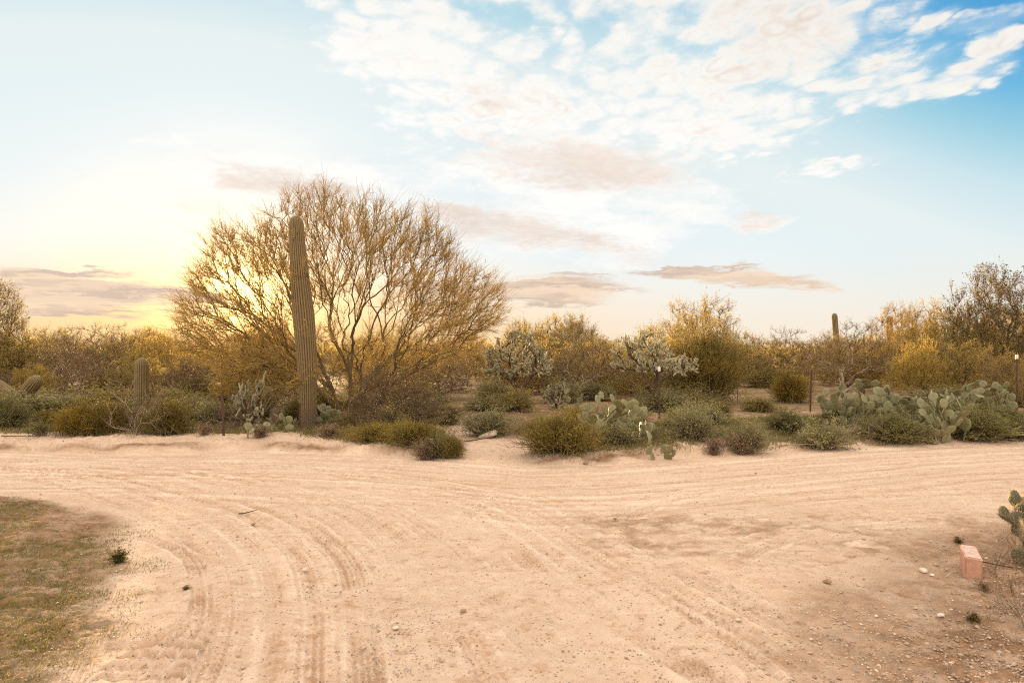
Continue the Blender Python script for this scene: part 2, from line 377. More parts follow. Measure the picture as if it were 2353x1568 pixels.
fam(GC0, GC1, 7, .17, .009, .005)
TR.append(([G(1180, 1250), G(1250, 1320), G(1370, 1400), G(1520, 1490), G(1700, 1600)], .2, .022, .010))
TR.append(([G(560, 1150), G(700, 1200), G(790, 1270), G(830, 1370), G(840, 1500), G(850, 1650)], .2, .018, .010))
TR.append(([G(330, 1230), G(430, 1270), G(463, 1340), G(460, 1430)], .14, .020, .010))
GR0 = [G(1450, 1290), G(1560, 1240), G(1760, 1190), G(2050, 1170), G(2500, 1140)]
GR1 = [G(1760, 1320), G(1830, 1270), G(1950, 1235), G(2150, 1205), G(2600, 1160)]
fam(GR0, GR1, 5, .16, .010, .004)
TR.append(([G(1440, 1215), G(1470, 1175), G(1560, 1140), G(1700, 1118), G(2000, 1105)], .17, .010, .004))
TR.append(([G(1050, 1200), G(1100, 1165), G(1180, 1140)], .17, .010, .004))
TR.append(([G(1830, 1440), G(1960, 1500), G(2120, 1600)], .2, .022, .012))
for yy in (1062, 1078, 1090, 1105, 1120, 1137, 1150):
    TR.append(([G(-400, yy), G(300, yy-4+rnd.uniform(-6, 6)), G(1000, yy+12+rnd.uniform(-6, 6)), G(1500, yy+4+rnd.uniform(-6, 6)), G(2100, yy-14), G(2800, yy-34)], .2, .012, .002))
for k in range(4):
    TR.append(([G(160+k*60, 1660), G(270+k*50, 1530), G(400+k*30, 1440-k*8)], .12, .014, .030))

rowsY = np.concatenate([np.linspace(-40, 2.6, 30)[:-1], 1/np.linspace(1/2.6, 1/16.0, 640), np.geomspace(16.05, 60, 110)[1:], np.geomspace(61, 9000, 60)])
sD = np.linspace(-.88, .88, 1200); sW = np.concatenate([-np.geomspace(.9, 9, 40)[::-1], sD, np.geomspace(.9, 9, 40)])
Yg, Sg = np.meshgrid(rowsY, sW, indexing='ij'); Xg = Sg*(np.maximum(Yg, 2.6)+1.2)
Hg = base_h(Xg, Yg)
trk = np.zeros_like(Hg)
dense = (Yg > 2.7) & (Yg < 15.8) & (np.abs(Sg) < .88)
rI = np.where((rowsY > 2.7) & (rowsY < 15.8))[0]; r0_, r1_ = rI[0], rI[-1]+1; c0_, c1_ = 40, 40+len(sD)
Xd, Yd = Xg[r0_:r1_, c0_:c1_], Yg[r0_:r1_, c0_:c1_]; Hd = Hg[r0_:r1_, c0_:c1_].copy(); Td = np.zeros_like(Hd)
Fd = np.interp(Xd, FARX, FARY); Vd = np.interp(Xd, FARX, VEGY)
v_ = Fd-Yd
road = sstep(-.3, .2, v_)*(1-sstep(3.2, 4.6, v_+(fbm(Xd*.4, Yd*.4, 3, 41)-.5)*1.5))
v2 = v_+(fbm(Xd*.25, Yd*.05, 3, 77)-.5)*.5
stri = (fbm(Xd*.35, v2*14, 3, 51)-.5)*.010+(fbm(Xd*.6, v2*40, 2, 52)-.5)*.009
Hd += stri*road
Td += np.clip((fbm(Xd*.3, v2*9, 3, 53)-.5)*2.6, -1, 1)*road*.45+np.clip((fbm(Xd*.5, v2*30, 3, 54)-.5)*2.4, -1, 1)*road*.6
lv = sstep(0, .5, left_edge(Yd)-Xd)*(Yd < 9.5); rv = sstep(-.3, .9, Xd-right_edge(Yd))*(Yd < 8.2)
rough = np.maximum(np.maximum(lv, rv*.8), sstep(-.1, .25, Yd-Fd))
wash = (1-sstep(.75, 1.3, np.abs(Xd-wash_c(Yd))/wash_w(Yd)))*(Yd > 10.3)
rough = rough*(1-wash*.8)
for pts, w, dep, tread in TR:
    C = cat(pts, 8); lo = C.min(0)-w*1.2; hi = C.max(0)+w*1.2
    ii = np.where((Xd > lo[0]) & (Xd < hi[0]) & (Yd > lo[1]) & (Yd < hi[1]))
    if not len(ii[0]): continue
    q = np.stack([Xd[ii], Yd[ii]], 1)
    best = np.full(len(q), 9.0); sv = np.zeros(len(q)); dsg = np.zeros(len(q)); acc = 0
    for a, b in zip(C[:-1], C[1:]):
        e = b-a; L = np.hypot(*e)
        if L < 1e-6: continue
        e = e/L; r_ = q-a; t = r_@e; tc_ = np.clip(t, 0, L)
        dd = np.hypot(r_[:, 0]-tc_*e[0], r_[:, 1]-tc_*e[1]); m = dd < best
        best = np.where(m, dd, best); sv = np.where(m, acc+tc_, sv); dsg = np.where(m, r_[:, 0]*e[1]-r_[:, 1]*e[0], dsg); acc += L
    best = best+(fbm(q[:, 0]*6, q[:, 1]*6, 2, 5)-.5)*.03
    ms = 1-sstep(w*.42, w*.56, best); brk = .25+.75*sstep(.30, .55, fbm(q[:, 0]*1.3, q[:, 1]*1.3, 3, 91))*sstep(0, .5, sv)*sstep(0, .5, acc-sv)
    rib = np.cos(2*math.pi*dsg/.042)*dep*.22
    tr_ = np.sin(2*math.pi*(sv+np.abs(dsg)*.8)/(.075 if tread < .02 else .13))
    hh = 1.5*ms*(-dep*.55+rib+np.clip(tr_*2.2, -1, 1)*tread*.75)+np.exp(-((best-w*.6)/.03)**2)*dep*.45
    vis = brk*(1-rough[ii]*.75*(tread < .02))
    Hd[ii] += hh*vis
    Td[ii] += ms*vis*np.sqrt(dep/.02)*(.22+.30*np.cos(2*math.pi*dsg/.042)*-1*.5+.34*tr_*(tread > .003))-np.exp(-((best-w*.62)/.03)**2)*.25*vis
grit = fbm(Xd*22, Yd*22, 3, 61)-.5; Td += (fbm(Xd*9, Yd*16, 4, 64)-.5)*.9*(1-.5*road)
Td += sstep(.6, .75, fbm(Xd*12, Yd*12, 3, 65))*.45*(1-.7*road)
Hd += grit*(.006+.040*rough*(1-wash)) + (fbm(Xd*5, Yd*5, 3, 62)-.5)*(.014+.035*rough)
pt = sstep(.38, .56, fbm(Xd*.8+3, Yd*1.6, 4, 24))*sstep(.2, .8, Xd-.2)*sstep(5.2, 6.0, Yd)*(1-sstep(7.2, 7.9, Yd))
Hd += pt*((fbm(Xd*13, Yd*13, 4, 68)-.5)*.05+(fbm(Xd*2.5, Yd*18, 3, 69)-.5)*.02); Td += pt*(fbm(Xd*5, Yd*20, 3, 70)-.45)*1.6
# small wind-blown and foot-kicked pits
pit = sstep(.62, .8, fbm(Xd*3.4, Yd*3.4, 2, 71)); Hd -= pit*.012*(1-road)
Hg[r0_:r1_, c0_:c1_] = Hd; trk[r0_:r1_, c0_:c1_] = Td
# zone attributes: 'soil' = darker crumbly earth, 'green' = litter and moss
Fg = np.interp(Xg, FARX, FARY); Vg = np.interp(Xg, FARX, VEGY)
washg = (1-sstep(.8, 1.25, np.abs(Xg-wash_c(Yg)+(fbm(Xg*2, Yg*2, 3, 33)-.5)*.35)/wash_w(Yg)))*(Yg > 10.3)*(Yg < 24)
lvg = sstep(-.25, .35, left_edge(Yg)-Xg+(fbm(Xg*1.4, Yg*1.4, 3, 14)-.5)*1.2)*(Yg < 9.5)
rvg = sstep(-1.0, .7, Xg-right_edge(Yg)+(fbm(Xg*1.4, Yg*1.4, 3, 15)-.5)*1.4)*(Yg < 8.2)
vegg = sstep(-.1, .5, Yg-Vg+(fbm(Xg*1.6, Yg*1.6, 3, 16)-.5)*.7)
cut = np.exp(-((Yg-Fg-.28)/.16)**2)*sstep(.3, .6, fbm(Xg*.8, Yg*.8, 3, 18))
patch = sstep(.40, .60, fbm(Xg*.8+3, Yg*1.6, 4, 24))*sstep(.3, .9, Xg-.2)*sstep(5.4, 6.1, Yg)*(1-sstep(7.1, 7.8, Yg))
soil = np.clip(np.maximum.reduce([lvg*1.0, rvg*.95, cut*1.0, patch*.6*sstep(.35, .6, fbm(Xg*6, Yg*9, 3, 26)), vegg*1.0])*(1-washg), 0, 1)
green = np.clip(np.maximum(vegg*1.0*sstep(.2, .42, fbm(Xg*.9, Yg*.9, 3, 20)), lvg*sstep(.36, .62, fbm(Xg*1.1+5, Yg*1.1, 4, 21)))*(1-washg), 0, 1)
nr, nc = Xg.shape
idx = np.arange(nr*nc).reshape(nr, nc)
F4 = np.stack([idx[:-1, :-1], idx[:-1, 1:], idx[1:, 1:], idx[1:, :-1]], -1).reshape(-1, 4)
mg, n = mat('desert_sand')
at = lambda k: n.node('ShaderNodeAttribute', {'attribute_name': k}).outputs['Fac']
tc = n.node('ShaderNodeTexCoord').outputs['Object']
nA = n.noise(tc, .8, 6, .6); nB = n.noise(tc, 9, 6, .65); nC = n.noise(tc, 70, 4, .7)
sand = n.mix(n.ramp(nA, .3, .7), (.60, .45, .335), (.525, .37, .26))
sand = n.mix(n.ramp(nB, .35, .75, 0, .6), sand, (.65, .51, .395))
sand = n.mix(n.ramp(nC, .45, .75, 0, .5), sand, (.44, .28, .165))
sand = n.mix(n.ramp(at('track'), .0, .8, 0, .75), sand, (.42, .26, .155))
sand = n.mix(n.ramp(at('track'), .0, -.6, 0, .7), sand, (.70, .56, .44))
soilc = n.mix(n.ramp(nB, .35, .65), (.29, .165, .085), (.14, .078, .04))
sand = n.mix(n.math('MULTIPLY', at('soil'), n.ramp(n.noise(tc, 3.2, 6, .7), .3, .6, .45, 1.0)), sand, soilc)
sand = n.mix(n.math('MULTIPLY', at('green'), n.ramp(n.noise(tc, 14, 6, .75), .42, .62, .05, .8)), sand, (.13, .11, .035))
spk = n.ramp(n.noise(tc, 34, 3, .7), .60, .70); sand = n.mix(n.math('MULTIPLY', spk, .55), sand, (.33, .20, .12))
vor = n.node('ShaderNodeTexVoronoi', None, Vector=tc, Scale=38.0, Randomness=1.0)
peb = n.ramp(vor.outputs['Distance'], .12, .3, 1, 0)
pebm = n.math('MULTIPLY', peb, n.ramp(n.node('ShaderNodeSeparateXYZ', None, i0=vor.outputs['Color']).outputs[0], .78, .8))
sand = n.mix(n.math('MULTIPLY', pebm, .6), sand, n.mix(n.node('ShaderNodeSeparateXYZ', None, i0=vor.outputs['Color']).outputs[1], (.62, .55, .47), (.30, .2, .14)))
hgt = n.math('ADD', n.math('MULTIPLY', nC, .5), n.math('ADD', n.math('MULTIPLY', pebm, .7), n.math('MULTIPLY', nB, .6)))
bp = n.node('ShaderNodeBump', None, Strength=1.0, Distance=.016, Height=hgt)
sh = n.node('ShaderNodeBsdfPrincipled', None, Base_Color=sand, Roughness=.95, Normal=bp.outputs[0]); sh.inputs['Specular IOR Level'].default_value = .15
n.node('ShaderNodeOutputMaterial', None, Surface=sh.outputs[0])
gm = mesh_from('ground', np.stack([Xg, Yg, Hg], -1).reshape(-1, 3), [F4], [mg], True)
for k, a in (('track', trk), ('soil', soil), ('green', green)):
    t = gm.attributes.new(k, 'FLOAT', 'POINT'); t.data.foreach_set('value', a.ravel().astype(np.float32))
link('ground', gm, kind='structure')
def gz(x, y): return float(base_h(x, y))
def spot(x, y):     # ground spot corrected for the height of the bank
    X, Y = G(x, y)
    for _ in range(3): X, Y = G(x, y, gz(X, Y))
    return X, Y, gz(X, Y)

# low distant hills
def hills():
    n_ = 500; az = np.linspace(-62, 62, n_)*math.pi/180; D = 600.0
    hh = 3.2+5.2*fbm(az*9+3, az*0, 5, 31)**1.4
    px = np.tan(az)*1568+1176
    hh = hh*np.interp(px, [-400, 0, 240, 330, 420, 560, 700, 1000, 1200, 1600, 2600], [.6, .7, 1.1, 1.4, 1.2, 1.25, .9, 1.2, 1.0, .6, .4])
    V = []
    prof = [(0, 1), (.12, .82), (.3, .5), (.6, .22), (1.0, -.1)]
    for j, (o_, f_) in enumerate(prof):
        r_ = D-o_*150*(1+.3*np.sin(az*40+j)); V.append(np.stack([np.sin(az)*r_, np.cos(az)*r_, hh*f_*(1+.15*(fbm(az*60, az*0+j, 3, 5)-.5))], -1))
    V.append(np.stack([np.sin(az)*(D+120), np.cos(az)*(D+120), hh*0-1.5], -1))
    V = np.concatenate([V[i] for i in (5, 0, 1, 2, 3, 4)]); I = np.arange(6*n_).reshape(6, n_)
    Fq = np.stack([I[:-1, :-1], I[:-1, 1:], I[1:, 1:], I[1:, :-1]], -1).reshape(-1, 4)
    link('hills', mesh_from('hills', V, [Fq], [bark_mat('hill_rock', (.20, .15, .13), (.28, .21, .17), .01, .2)], True), kind='structure')
hills()

# ------------------------------------------------------------------ things
def thing(name, x, y, z, label, cat_, group=None, rot=0, sc=(1, 1, 1)):
    o = bpy.data.objects.new(name, None); COL.objects.link(o); o.empty_display_size = .2
    o.location = (x, y, z); o.rotation_euler = (0, 0, rot); o.scale = sc
    o['label'] = label; o['category'] = cat_
    if group: o['group'] = group
    return o
PROTO = {}
def plant(kind, name, x, yb, yt, w, label, cat_, group=None, rot=None, Y=None, clip=True):
    """x, yb, yt, w: plan position of the foot, top and crown width; Y: explicit distance"""
    if Y is None: X, Y, z = spot(x, yb)
    else: X = (x-1176)/1568*Y; z = gz(X, Y)
    top = CAM_H-(yt-801)/1568*Y; hgt_ = top-z; wid = w/1568*Y
    parts, H0, W0 = PROTO[kind]
    rot = rnd.uniform(0, 6.28) if rot is None else rot
    o = thing(name, X, Y, z-.01, label, cat_, group, rot, (wid/W0, wid/W0, hgt_/H0))
    for pn, me in parts: link(pn, me, o)
    return o
def dome_pts(g, n, rx, rz, z0, inner=.0, flat=1.0, power=.5):
    d = unit(g.normal(size=(n, 3))); d[:, 2] = np.abs(d[:, 2])*flat; d = unit(d)
    r = g.uniform(inner, 1, n)**power
    # uneven outline
    r *= .78+.44*np.array([vnoise(a[0]*2.2+5, a[1]*2.2+a[2]*2, 3) for a in d])
    p = d*r[:, None]; return p*np.array([rx, rx, rz])+np.array([0, 0, z0])
def bounds(H, W_): return H, W_
def size_of(geos):
    V = np.concatenate([v for g_ in geos for v in g_.v]); 
    q = np.percentile(V[:, 2], 99.6); rr = np.percentile(np.hypot(V[:, 0], V[:, 1]), 96)
    return float(q), float(rr*2)
def reg(kind, parts):
    """parts: [(name, geo, material, smooth)]"""
    H0, W0 = size_of([p[1] for p in parts])
    PROTO[kind] = ([(a, b.mesh(kind+'_'+a, [c_], d_)) for a, b, c_, d_ in parts], H0, W0)

def bare_tree(kind, seed, H, Wd, ntip, stems, bark, twigm, ntw=3000, tl=.3, rtip=.006, rpow=.42, z0=.3, leafm=None, nleaf=0, ls=.04, step=.18, up=.3, rt=.0062, lowflat=.7, inner=.25):
    g = np.random.default_rng(seed)
    tips = dome_pts(g, ntip, Wd/2, H-z0-tl*.5, z0, inner, 1.0, .55)
    tips[:, 2] = np.maximum(tips[:, 2], z0*.9)
    roots = []
    for i in range(stems):
        a = 6.283*i/stems+g.uniform(-.5, .5); b = g.uniform(.25, .8); L = H*.22; q = np.array([g.normal()*.05, g.normal()*.05, -.15]); pl_ = [q]
        d = unit(np.array([math.cos(a)*b, math.sin(a)*b, 1.0]))
        for k in range(5): q = q+(d+g.normal(size=3)*.12)*L/5; pl_.append(q)
        roots.append(pl_)
    sk = grow(tips, roots, .28, step, .16, seed, .6)
    tg = Geo(); r = skeleton_mesh(tg, sk, rtip, rpow, 7)
    thin = np.where(sk[3] <= 4)[0]
    cg = Geo(); c_ = np.array([0, 0, H*.35]); outd = unit(sk[0][thin]-c_)
    P, D = twigs(cg, sk[0][thin], unit(sk[2][thin]+outd*.6), ntw, tl, rt, seed+1, .55, up, 3)
    P2, D2 = twigs(cg, P, D, int(ntw*1.6), tl*.45, rt*.7, seed+2, .7, up, 2)
    parts = [('trunk', tg, bark, True), ('crown' if not leafm else 'twigs', cg, twigm, False)]
    if leafm:
        lg = Geo(); i = g.integers(0, len(P2), nleaf); leaves(lg, P2[i]+g.normal(size=(nleaf, 3))*.03, ls, D2[i], .55, seed+3)
        parts.append(('foliage', lg, leafm, False))
    reg(kind, parts)
def broom(kind, seed, H, Wd, n_, m, sm=None, z0=0.0, twl=.16, r=.0035, splay=1.0):
    g = np.random.default_rng(seed); geo_ = Geo(); st = Geo()
    az = g.uniform(0, 6.283, n_); el = g.uniform(0, 1, n_)**.6
    rr = .6+.4*vnoise(np.cos(az)*2+3, np.sin(az)*2+el*3, seed)+.3*vnoise(np.cos(az)*5+3, np.sin(az)*5+el*7, seed+1)
    tip = np.stack([np.cos(az)*el*Wd/2*splay, np.sin(az)*el*Wd/2*splay, (H*np.sqrt(np.clip(1-el**2.4, .02, 1)))], -1)*rr[:, None]*g.uniform(.55, 1, (n_, 1))
    p0 = g.normal(size=(n_, 3))*np.array([Wd*.05, Wd*.05, 0]); ctrl = p0+(tip-p0)*.45+np.array([0, 0, .12*H])
    prev = p0; pts = []; dirs = []
    for k in range(1, 6):
        t = k/5; q = (1-t)**2*p0+2*t*(1-t)*ctrl+t*t*tip+g.normal(size=(n_, 3))*.012*(k < 5)
        rad = np.full(n_, r*(1.9-1.3*t))
        tubes(st if k <= 2 else geo_, prev, q, rad*1.1, rad, 3)
        if k > 1: pts.append(q); dirs.append(unit(q-prev))
        prev = q
    bare = n_//7; tubes(st, p0[:bare]*3, p0[:bare]*3+(tip[:bare]-p0[:bare])*1.12+g.normal(size=(bare, 3))*.05, np.full(bare, r*1.3), np.full(bare, r*.4), 3)
    P, D = twigs(geo_, np.concatenate(pts), np.concatenate(dirs), n_*6, twl, r*.62, seed+1, .45, .35, 2)
    lg = Geo(); i = g.integers(0, len(P), n_*5); leaves(geo_, P[i], .028, D[i], .35, seed+4)
    reg(kind, [('stems', st, sm or M['bark_olive'], False), ('foliage', geo_, m, False)])
def sage(kind, seed, H, Wd, n_, per, m, ls=.03, sm=None):
    g = np.random.default_rng(seed); st = Geo(); lf = Geo()
    az = g.uniform(0, 6.283, n_); el = g.uniform(0, 1, n_)**.55
    rr = .55+.45*vnoise(np.cos(az)*1.8+3, np.sin(az)*1.8+el*3, seed)+.32*vnoise(np.cos(az)*4+3, np.sin(az)*4+el*6, seed+1)
    tip = np.stack([np.cos(az)*el*Wd/2, np.sin(az)*el*Wd/2, H*np.sqrt(np.clip(1-el**2.6, .015, 1))], -1)*rr[:, None]*g.uniform(.35, 1, (n_, 1))**.5
    p0 = g.normal(size=(n_, 3))*np.array([Wd*.06, Wd*.06, 0])
    mid_ = p0+(tip-p0)*.5+np.array([0, 0, .08*H])+g.normal(size=(n_, 3))*.02
    tubes(st, p0, mid_, np.full(n_, .005), np.full(n_, .0035), 3); tubes(st, mid_, tip, np.full(n_, .0035), np.full(n_, .0015), 3)
    ns = n_//9; a2 = g.uniform(0, 6.283, ns); e2 = g.uniform(.1, .9, ns); L2 = g.uniform(1.0, 1.35, ns)
    tip[:ns] = np.stack([np.cos(a2)*e2*Wd*.52*L2, np.sin(a2)*e2*Wd*.52*L2, H*np.sqrt(1-e2**2*.8)*L2], -1)
    t = g.uniform(-.5, 1.04, (n_*per,)); i = np.repeat(np.arange(n_), per)
    base_ = mid_[i]+(tip[i]-mid_[i])*t[:, None]+g.normal(size=(n_*per, 3))*.018
    leaves(lf, base_, ls, unit(tip[i]-mid_[i]), .5, seed+2)
    reg(kind, [('stems', st, sm or M['bark_grey'], False), ('foliage', lf, m, False)])

for i, (mt, s) in enumerate((('leaf_sage', 11), ('leaf_sage', 12), ('leaf_green', 13), ('leaf_olive', 14))):
    sage('sage%d' % i, s, .62, 1.15, 460, 26, M[mt])
sage('sprig', 15, .5, .6, 70, 26, M['leaf_green'], .03)
broom('broom_gold', 21, .9, 1.0, 900, M['broom_gold']); broom('broom_olive', 22, .8, 1.1, 900, M['broom_olive'])
broom('broom_wide', 23, .6, 1.5, 1000, M['broom_olive'])
broom('broom_tall', 24, 2.6, 2.4, 1700, M['broom_olive'], None, 0, .3, .006)
broom('dry_tuft', 25, .3, .35, 110, M['dry'], M['dry'], 0, .08, .002)
broom('green_tuft', 26, .16, .16, 60, M['leaf_dark'], M['leaf_dark'], 0, .05, .0018)
bare_tree('bare_a', 31, 3.2, 3.6, 420, 4, M['bark_dark'], M['twig_brown'], 3600, .3, .007, .42, .5)
bare_tree('bare_b', 32, 2.8, 3.4, 420, 3, M['bark_grey'], M['twig_gold'], 3600, .3, .007, .42, .6, M['leaf_olive'], 3500, .035)
bare_tree('thicket', 33, 2.6, 3.4, 360, 5, M['bark_dark'], M['twig_gold'], 3000, .3, .006, .4, .15, M['leaf_olive'], 9000, .05)
bare_tree('thicket2', 34, 2.8, 3.4, 360, 4, M['bark_dark'], M['twig_brown'], 3000, .3, .006, .4, .2, M['leaf_gold'], 8000, .05)
bare_tree('mesquite', 35, 4.2, 3.8, 380, 3, M['bark_dark'], M['twig_brown'], 2600, .4, .009, .42, .9, M['leaf_dark'], 13000, .06, up=.5)
bare_tree('mesquite2', 36, 4.0, 4.0, 380, 3, M['bark_dark'], M['twig_brown'], 2600, .4, .009, .42, .7, M['leaf_olive'], 13000, .06, up=.5)
bare_tree('acacia', 37, 3.2, 3.6, 380, 3, M['bark_dark'], M['twig_gold'], 2600, .35, .008, .42, .5, M['leaf_gold'], 16000, .05, up=.4)
bare_tree('open_tree', 38, 3.2, 3.8, 230, 2, M['bark_grey'], M['twig_brown'], 1700, .3, .009, .45, .9, M['leaf_dark'], 4000, .04)
bare_tree('dead', 39, 1.6, 2.0, 90, 6, M['bark_grey'], M['dry'], 700, .2, .006, .38, .15, rt=.003)
bare_tree('bush_dark', 40, 1.0, 1.6, 200, 6, M['bark_dark'], M['twig_brown'], 1200, .15, .004, .4, .05, M['leaf_dark'], 9000, .035)

# big palo verde, own build
def palo_verde():
    X, Y, z = spot(800, 984); Y = 16.5; X = (803-1176)/1568*Y; z = gz(X, Y)
    g = np.random.default_rng(3); k = Y/1568
    prof_x = [420, 450, 470, 520, 600, 680, 760, 850, 930, 1000, 1040, 1080, 1140, 1160]
    prof_t = [690, 590, 570, 520, 500, 450, 435, 445, 455, 495, 560, 600, 640, 700]
    tips = []
    while len(tips) < 1650:
        px = g.uniform(425, 1150); top = np.interp(px, prof_x, prof_t)+float(vnoise(px/38., 0.5, 8)-.35)*58; bot = np.interp(px, [420, 520, 650, 780, 900, 1050, 1160], [770, 820, 860, 880, 870, 810, 700])
        if g.uniform() > (bot-top)/400+.12: continue
        py = top+22+(bot-top)*g.uniform(0, 1)**1.1
        if abs(px-815) < 130 and py > 690 and g.uniform() < .7: continue
        x_ = (px-803)*k; z_ = CAM_H+(801-py)*k-z
        rx = abs(x_)/3.9; rz = max(0, (z_-1.4))/4.4; dep = math.sqrt(max(.05, 1-min(1, rx*rx+rz*rz)))*2.7
        tips.append((x_, g.uniform(-1, 1)*dep, z_))
    tips = np.array(tips)
    roots = []
    for a, b, L in ((-.9, .1, 1.5), (-.45, -.2, 1.6), (-.1, .3, 1.5), (.2, -.3, 1.7), (.5, .2, 1.6), (1.0, -.1, 1.4), (-.65, .5, 1.3), (.05, .1, 1.8)):
        d = unit(np.array([a, b, 1.25])); q = np.array([g.normal()*.07, g.normal()*.07, -.2]); pl_ = [q.copy()]
        for s in range(7): q = q+(d+np.array([a*.1*s/3, 0, 0])+g.normal(size=3)*.1)*L/7; pl_.append(q)
        roots.append(pl_)
    sk = grow(tips, roots, .55, .17, .17, 5, 1.0)
    tg = Geo(); skeleton_mesh(tg, sk, .0058, .44, 8)
    cg = Geo(); thin = np.where(sk[3] <= 7)[0]; outd = unit(sk[0][thin]-np.array([0, 0, 1.2]))
    P, D = twigs(cg, sk[0][thin], unit(sk[2][thin]*.8+outd*.8), 10000, .34, .0056, 6, .42, .25, 3, .18)
    te = np.where(sk[3] <= 1)[0]; twigs(cg, sk[0][te], unit(sk[2][te]*1.2+unit(sk[0][te]-np.array([0, 0, 1.2]))*.7), 3200, .62, .0052, 16, .25, .12, 4, .13)
    P2, D2 = twigs(cg, P, D, 15000, .17, .0042, 7, .6, .2, 2)
    i = g.integers(0, len(P2), 9000); leaves(cg, P2[i], .03, D2[i], .4, 8)
    o = thing('palo_verde_tree', X, Y, z, 'large wide spreading tree of fine bare golden branches behind the tall saguaro', 'tree')
    link('trunk', tg.mesh('palo_verde_trunk', [M['bark_brown']], True), o); link('crown', cg.mesh('palo_verde_crown', [M['twig_gold']]), o)
palo_verde()

# ---- saguaro
def cactus_mat(name, crest, groove, sp):
    m, n = mat(name); cr = n.node('ShaderNodeAttribute', {'attribute_name': 'rib'}).outputs['Fac']; tc = n.node('ShaderNodeTexCoord').outputs['Object']
    f = n.noise(tc, 14, 5, .6)
    col = n.mix(n.ramp(cr, .2, .95), groove, crest); col = n.mix(n.ramp(f, .35, .75, 0, .45), col, sp)
    zc = n.node('ShaderNodeSeparateXYZ', None, i0=tc).outputs[2]; wd = n.noise(tc, 5, 5, .7)
    col = n.mix(n.ramp(n.math('ADD', zc, n.math('MULTIPLY', wd, 1.1)), .75, 1.25, .85, 0), col, n.mix(f, (.09, .06, .035), (.20, .14, .09)))
    col = n.mix(n.ramp(n.noise(tc, 3.3, 4, .6), .64, .70, 0, .7), col, (.12, .08, .045))
    s = n.node('ShaderNodeBsdfPrincipled', None, Base_Color=col, Roughness=.7); n.node('ShaderNodeOutputMaterial', None, Surface=s.outputs[0]); return m
M['saguaro'] = cactus_mat('saguaro_skin', (.20, .14, .055), (.065, .05, .02), (.25, .16, .07))
M['spine'] = leaf_mat('cactus_spines', [(.50, .40, .28), (.62, .50, .36), (.36, .26, .17)], .4)
def saguaro_parts(path, rad, ribs=20, depth=.16, spines=True, seed=0, cap=True):
    """path (n,3), rad (n): ribbed column along the path with a domed tip"""
    path = np.array(path, float); rad = np.array(rad, float); g = np.random.default_rng(seed)
    if cap:
        d = unit(path[-1]-path[-2]); r = rad[-1]; ext = []; er = []
        for a in np.linspace(0, 1, 9)[1:]:
            th = a*math.pi/2*.98; ext.append(path[-1]+d*r*1.35*math.sin(th)); er.append(r*math.cos(th))
        path = np.vstack([path, ext]); rad = np.concatenate([rad, er])
    T = unit(np.gradient(path, axis=0)); A, B = frames(T)
    for i in range(1, len(A)):   # steady frames
        a = A[i-1]-T[i]*np.dot(A[i-1], T[i]); A[i] = a/np.linalg.norm(a); B[i] = np.cross(T[i], A[i])
    K = ribs*6; th = np.arange(K)/K*2*math.pi; w = np.abs(np.cos(th*ribs/2))**.8
    rr = rad[:, None]*(1-depth*(1-w[None]))
    V = path[:, None]+rr[..., None]*(A[:, None]*np.cos(th)[None, :, None]+B[:, None]*np.sin(th)[None, :, None])
    n_ = len(path); I = np.arange(n_*K).reshape(n_, K); I2 = np.roll(I, -1, 1)
    F = np.stack([I[:-1], I2[:-1], I2[1:], I[1:]], -1).reshape(-1, 4)
    me = mesh_from('saguaro_body', V.reshape(-1, 3), [F], [M['saguaro']], True)
    t = me.attributes.new('rib', 'FLOAT', 'POINT'); t.data.foreach_set('value', np.tile(w, n_).astype(np.float32))
    sp = None
    if spines:
        crest = np.arange(ribs)*6; L = np.concatenate([[0], np.cumsum(np.linalg.norm(np.diff(path, axis=0), axis=1))])
        ss = np.arange(.03, L[-1]-.005, .03); geo_ = Geo(); P = []; N = []
        Pi = np.stack([np.interp(ss, L, path[:, j]) for j in range(3)], -1); Ri = np.interp(ss, L, rad)
        Ai = unit(np.stack([np.interp(ss, L, A[:, j]) for j in range(3)], -1)); Bi = unit(np.stack([np.interp(ss, L, B[:, j]) for j in range(3)], -1)); Ti = unit(np.stack([np.interp(ss, L, T[:, j]) for j in range(3)], -1))
        for c_ in crest:
            o_ = Ai*math.cos(th[c_])+Bi*math.sin(th[c_]); P.append(Pi+o_*Ri[:, None]*.98); N.append(o_)
        P = np.concatenate(P); N = np.concatenate(N); TT = np.tile(Ti, (ribs, 1))
        for k in range(5):
            d = unit(N+g.normal(size=P.shape)*.75); Lk = .028*g.uniform(.6, 1.3, (len(P), 1)); a, b = frames(d)
            geo_.add(np.stack([P-a*.0016, P+a*.0016, P+d*Lk], 1).reshape(-1, 3), np.arange(len(P))[:, None]*3+np.array([0, 1, 2]))
        sp = geo_.mesh('saguaro_spines', [M['spine']])
    return me, sp
def saguaro(name, label, X, Y, z, arms, cat_='cactus', group=None, spines=True, ribs=24):
    o = thing(name, X, Y, z, label, cat_, group)
    for i, (path, rad) in enumerate(arms):
        me, sp = saguaro_parts(path, rad, ribs if i == 0 else 14, .13, spines, i)
        b = link('stem' if i == 0 else 'arm', me, o)
        if sp: link('spines', sp, b)
    return o
X, Y, z = spot(708, 982); top = CAM_H+(801-512)/1568*Y-z
tt = np.linspace(0, 1, 26); lx = (684-708)/1568*Y
rad = np.interp(tt, [0, .12, .35, .55, .8, 1], [.17, .18, .21, .23, .185, .155])
saguaro('saguaro', 'tall single column saguaro standing at the roadside in front of the spreading tree', X, Y, z-.05,
        [(np.stack([lx*tt**1.1+.04*np.sin(tt*5), 0*tt, tt*top], -1), rad)])
X = (326-1176)/1568*16.6; Y = 16.6; tt = np.linspace(0, 1, 14)
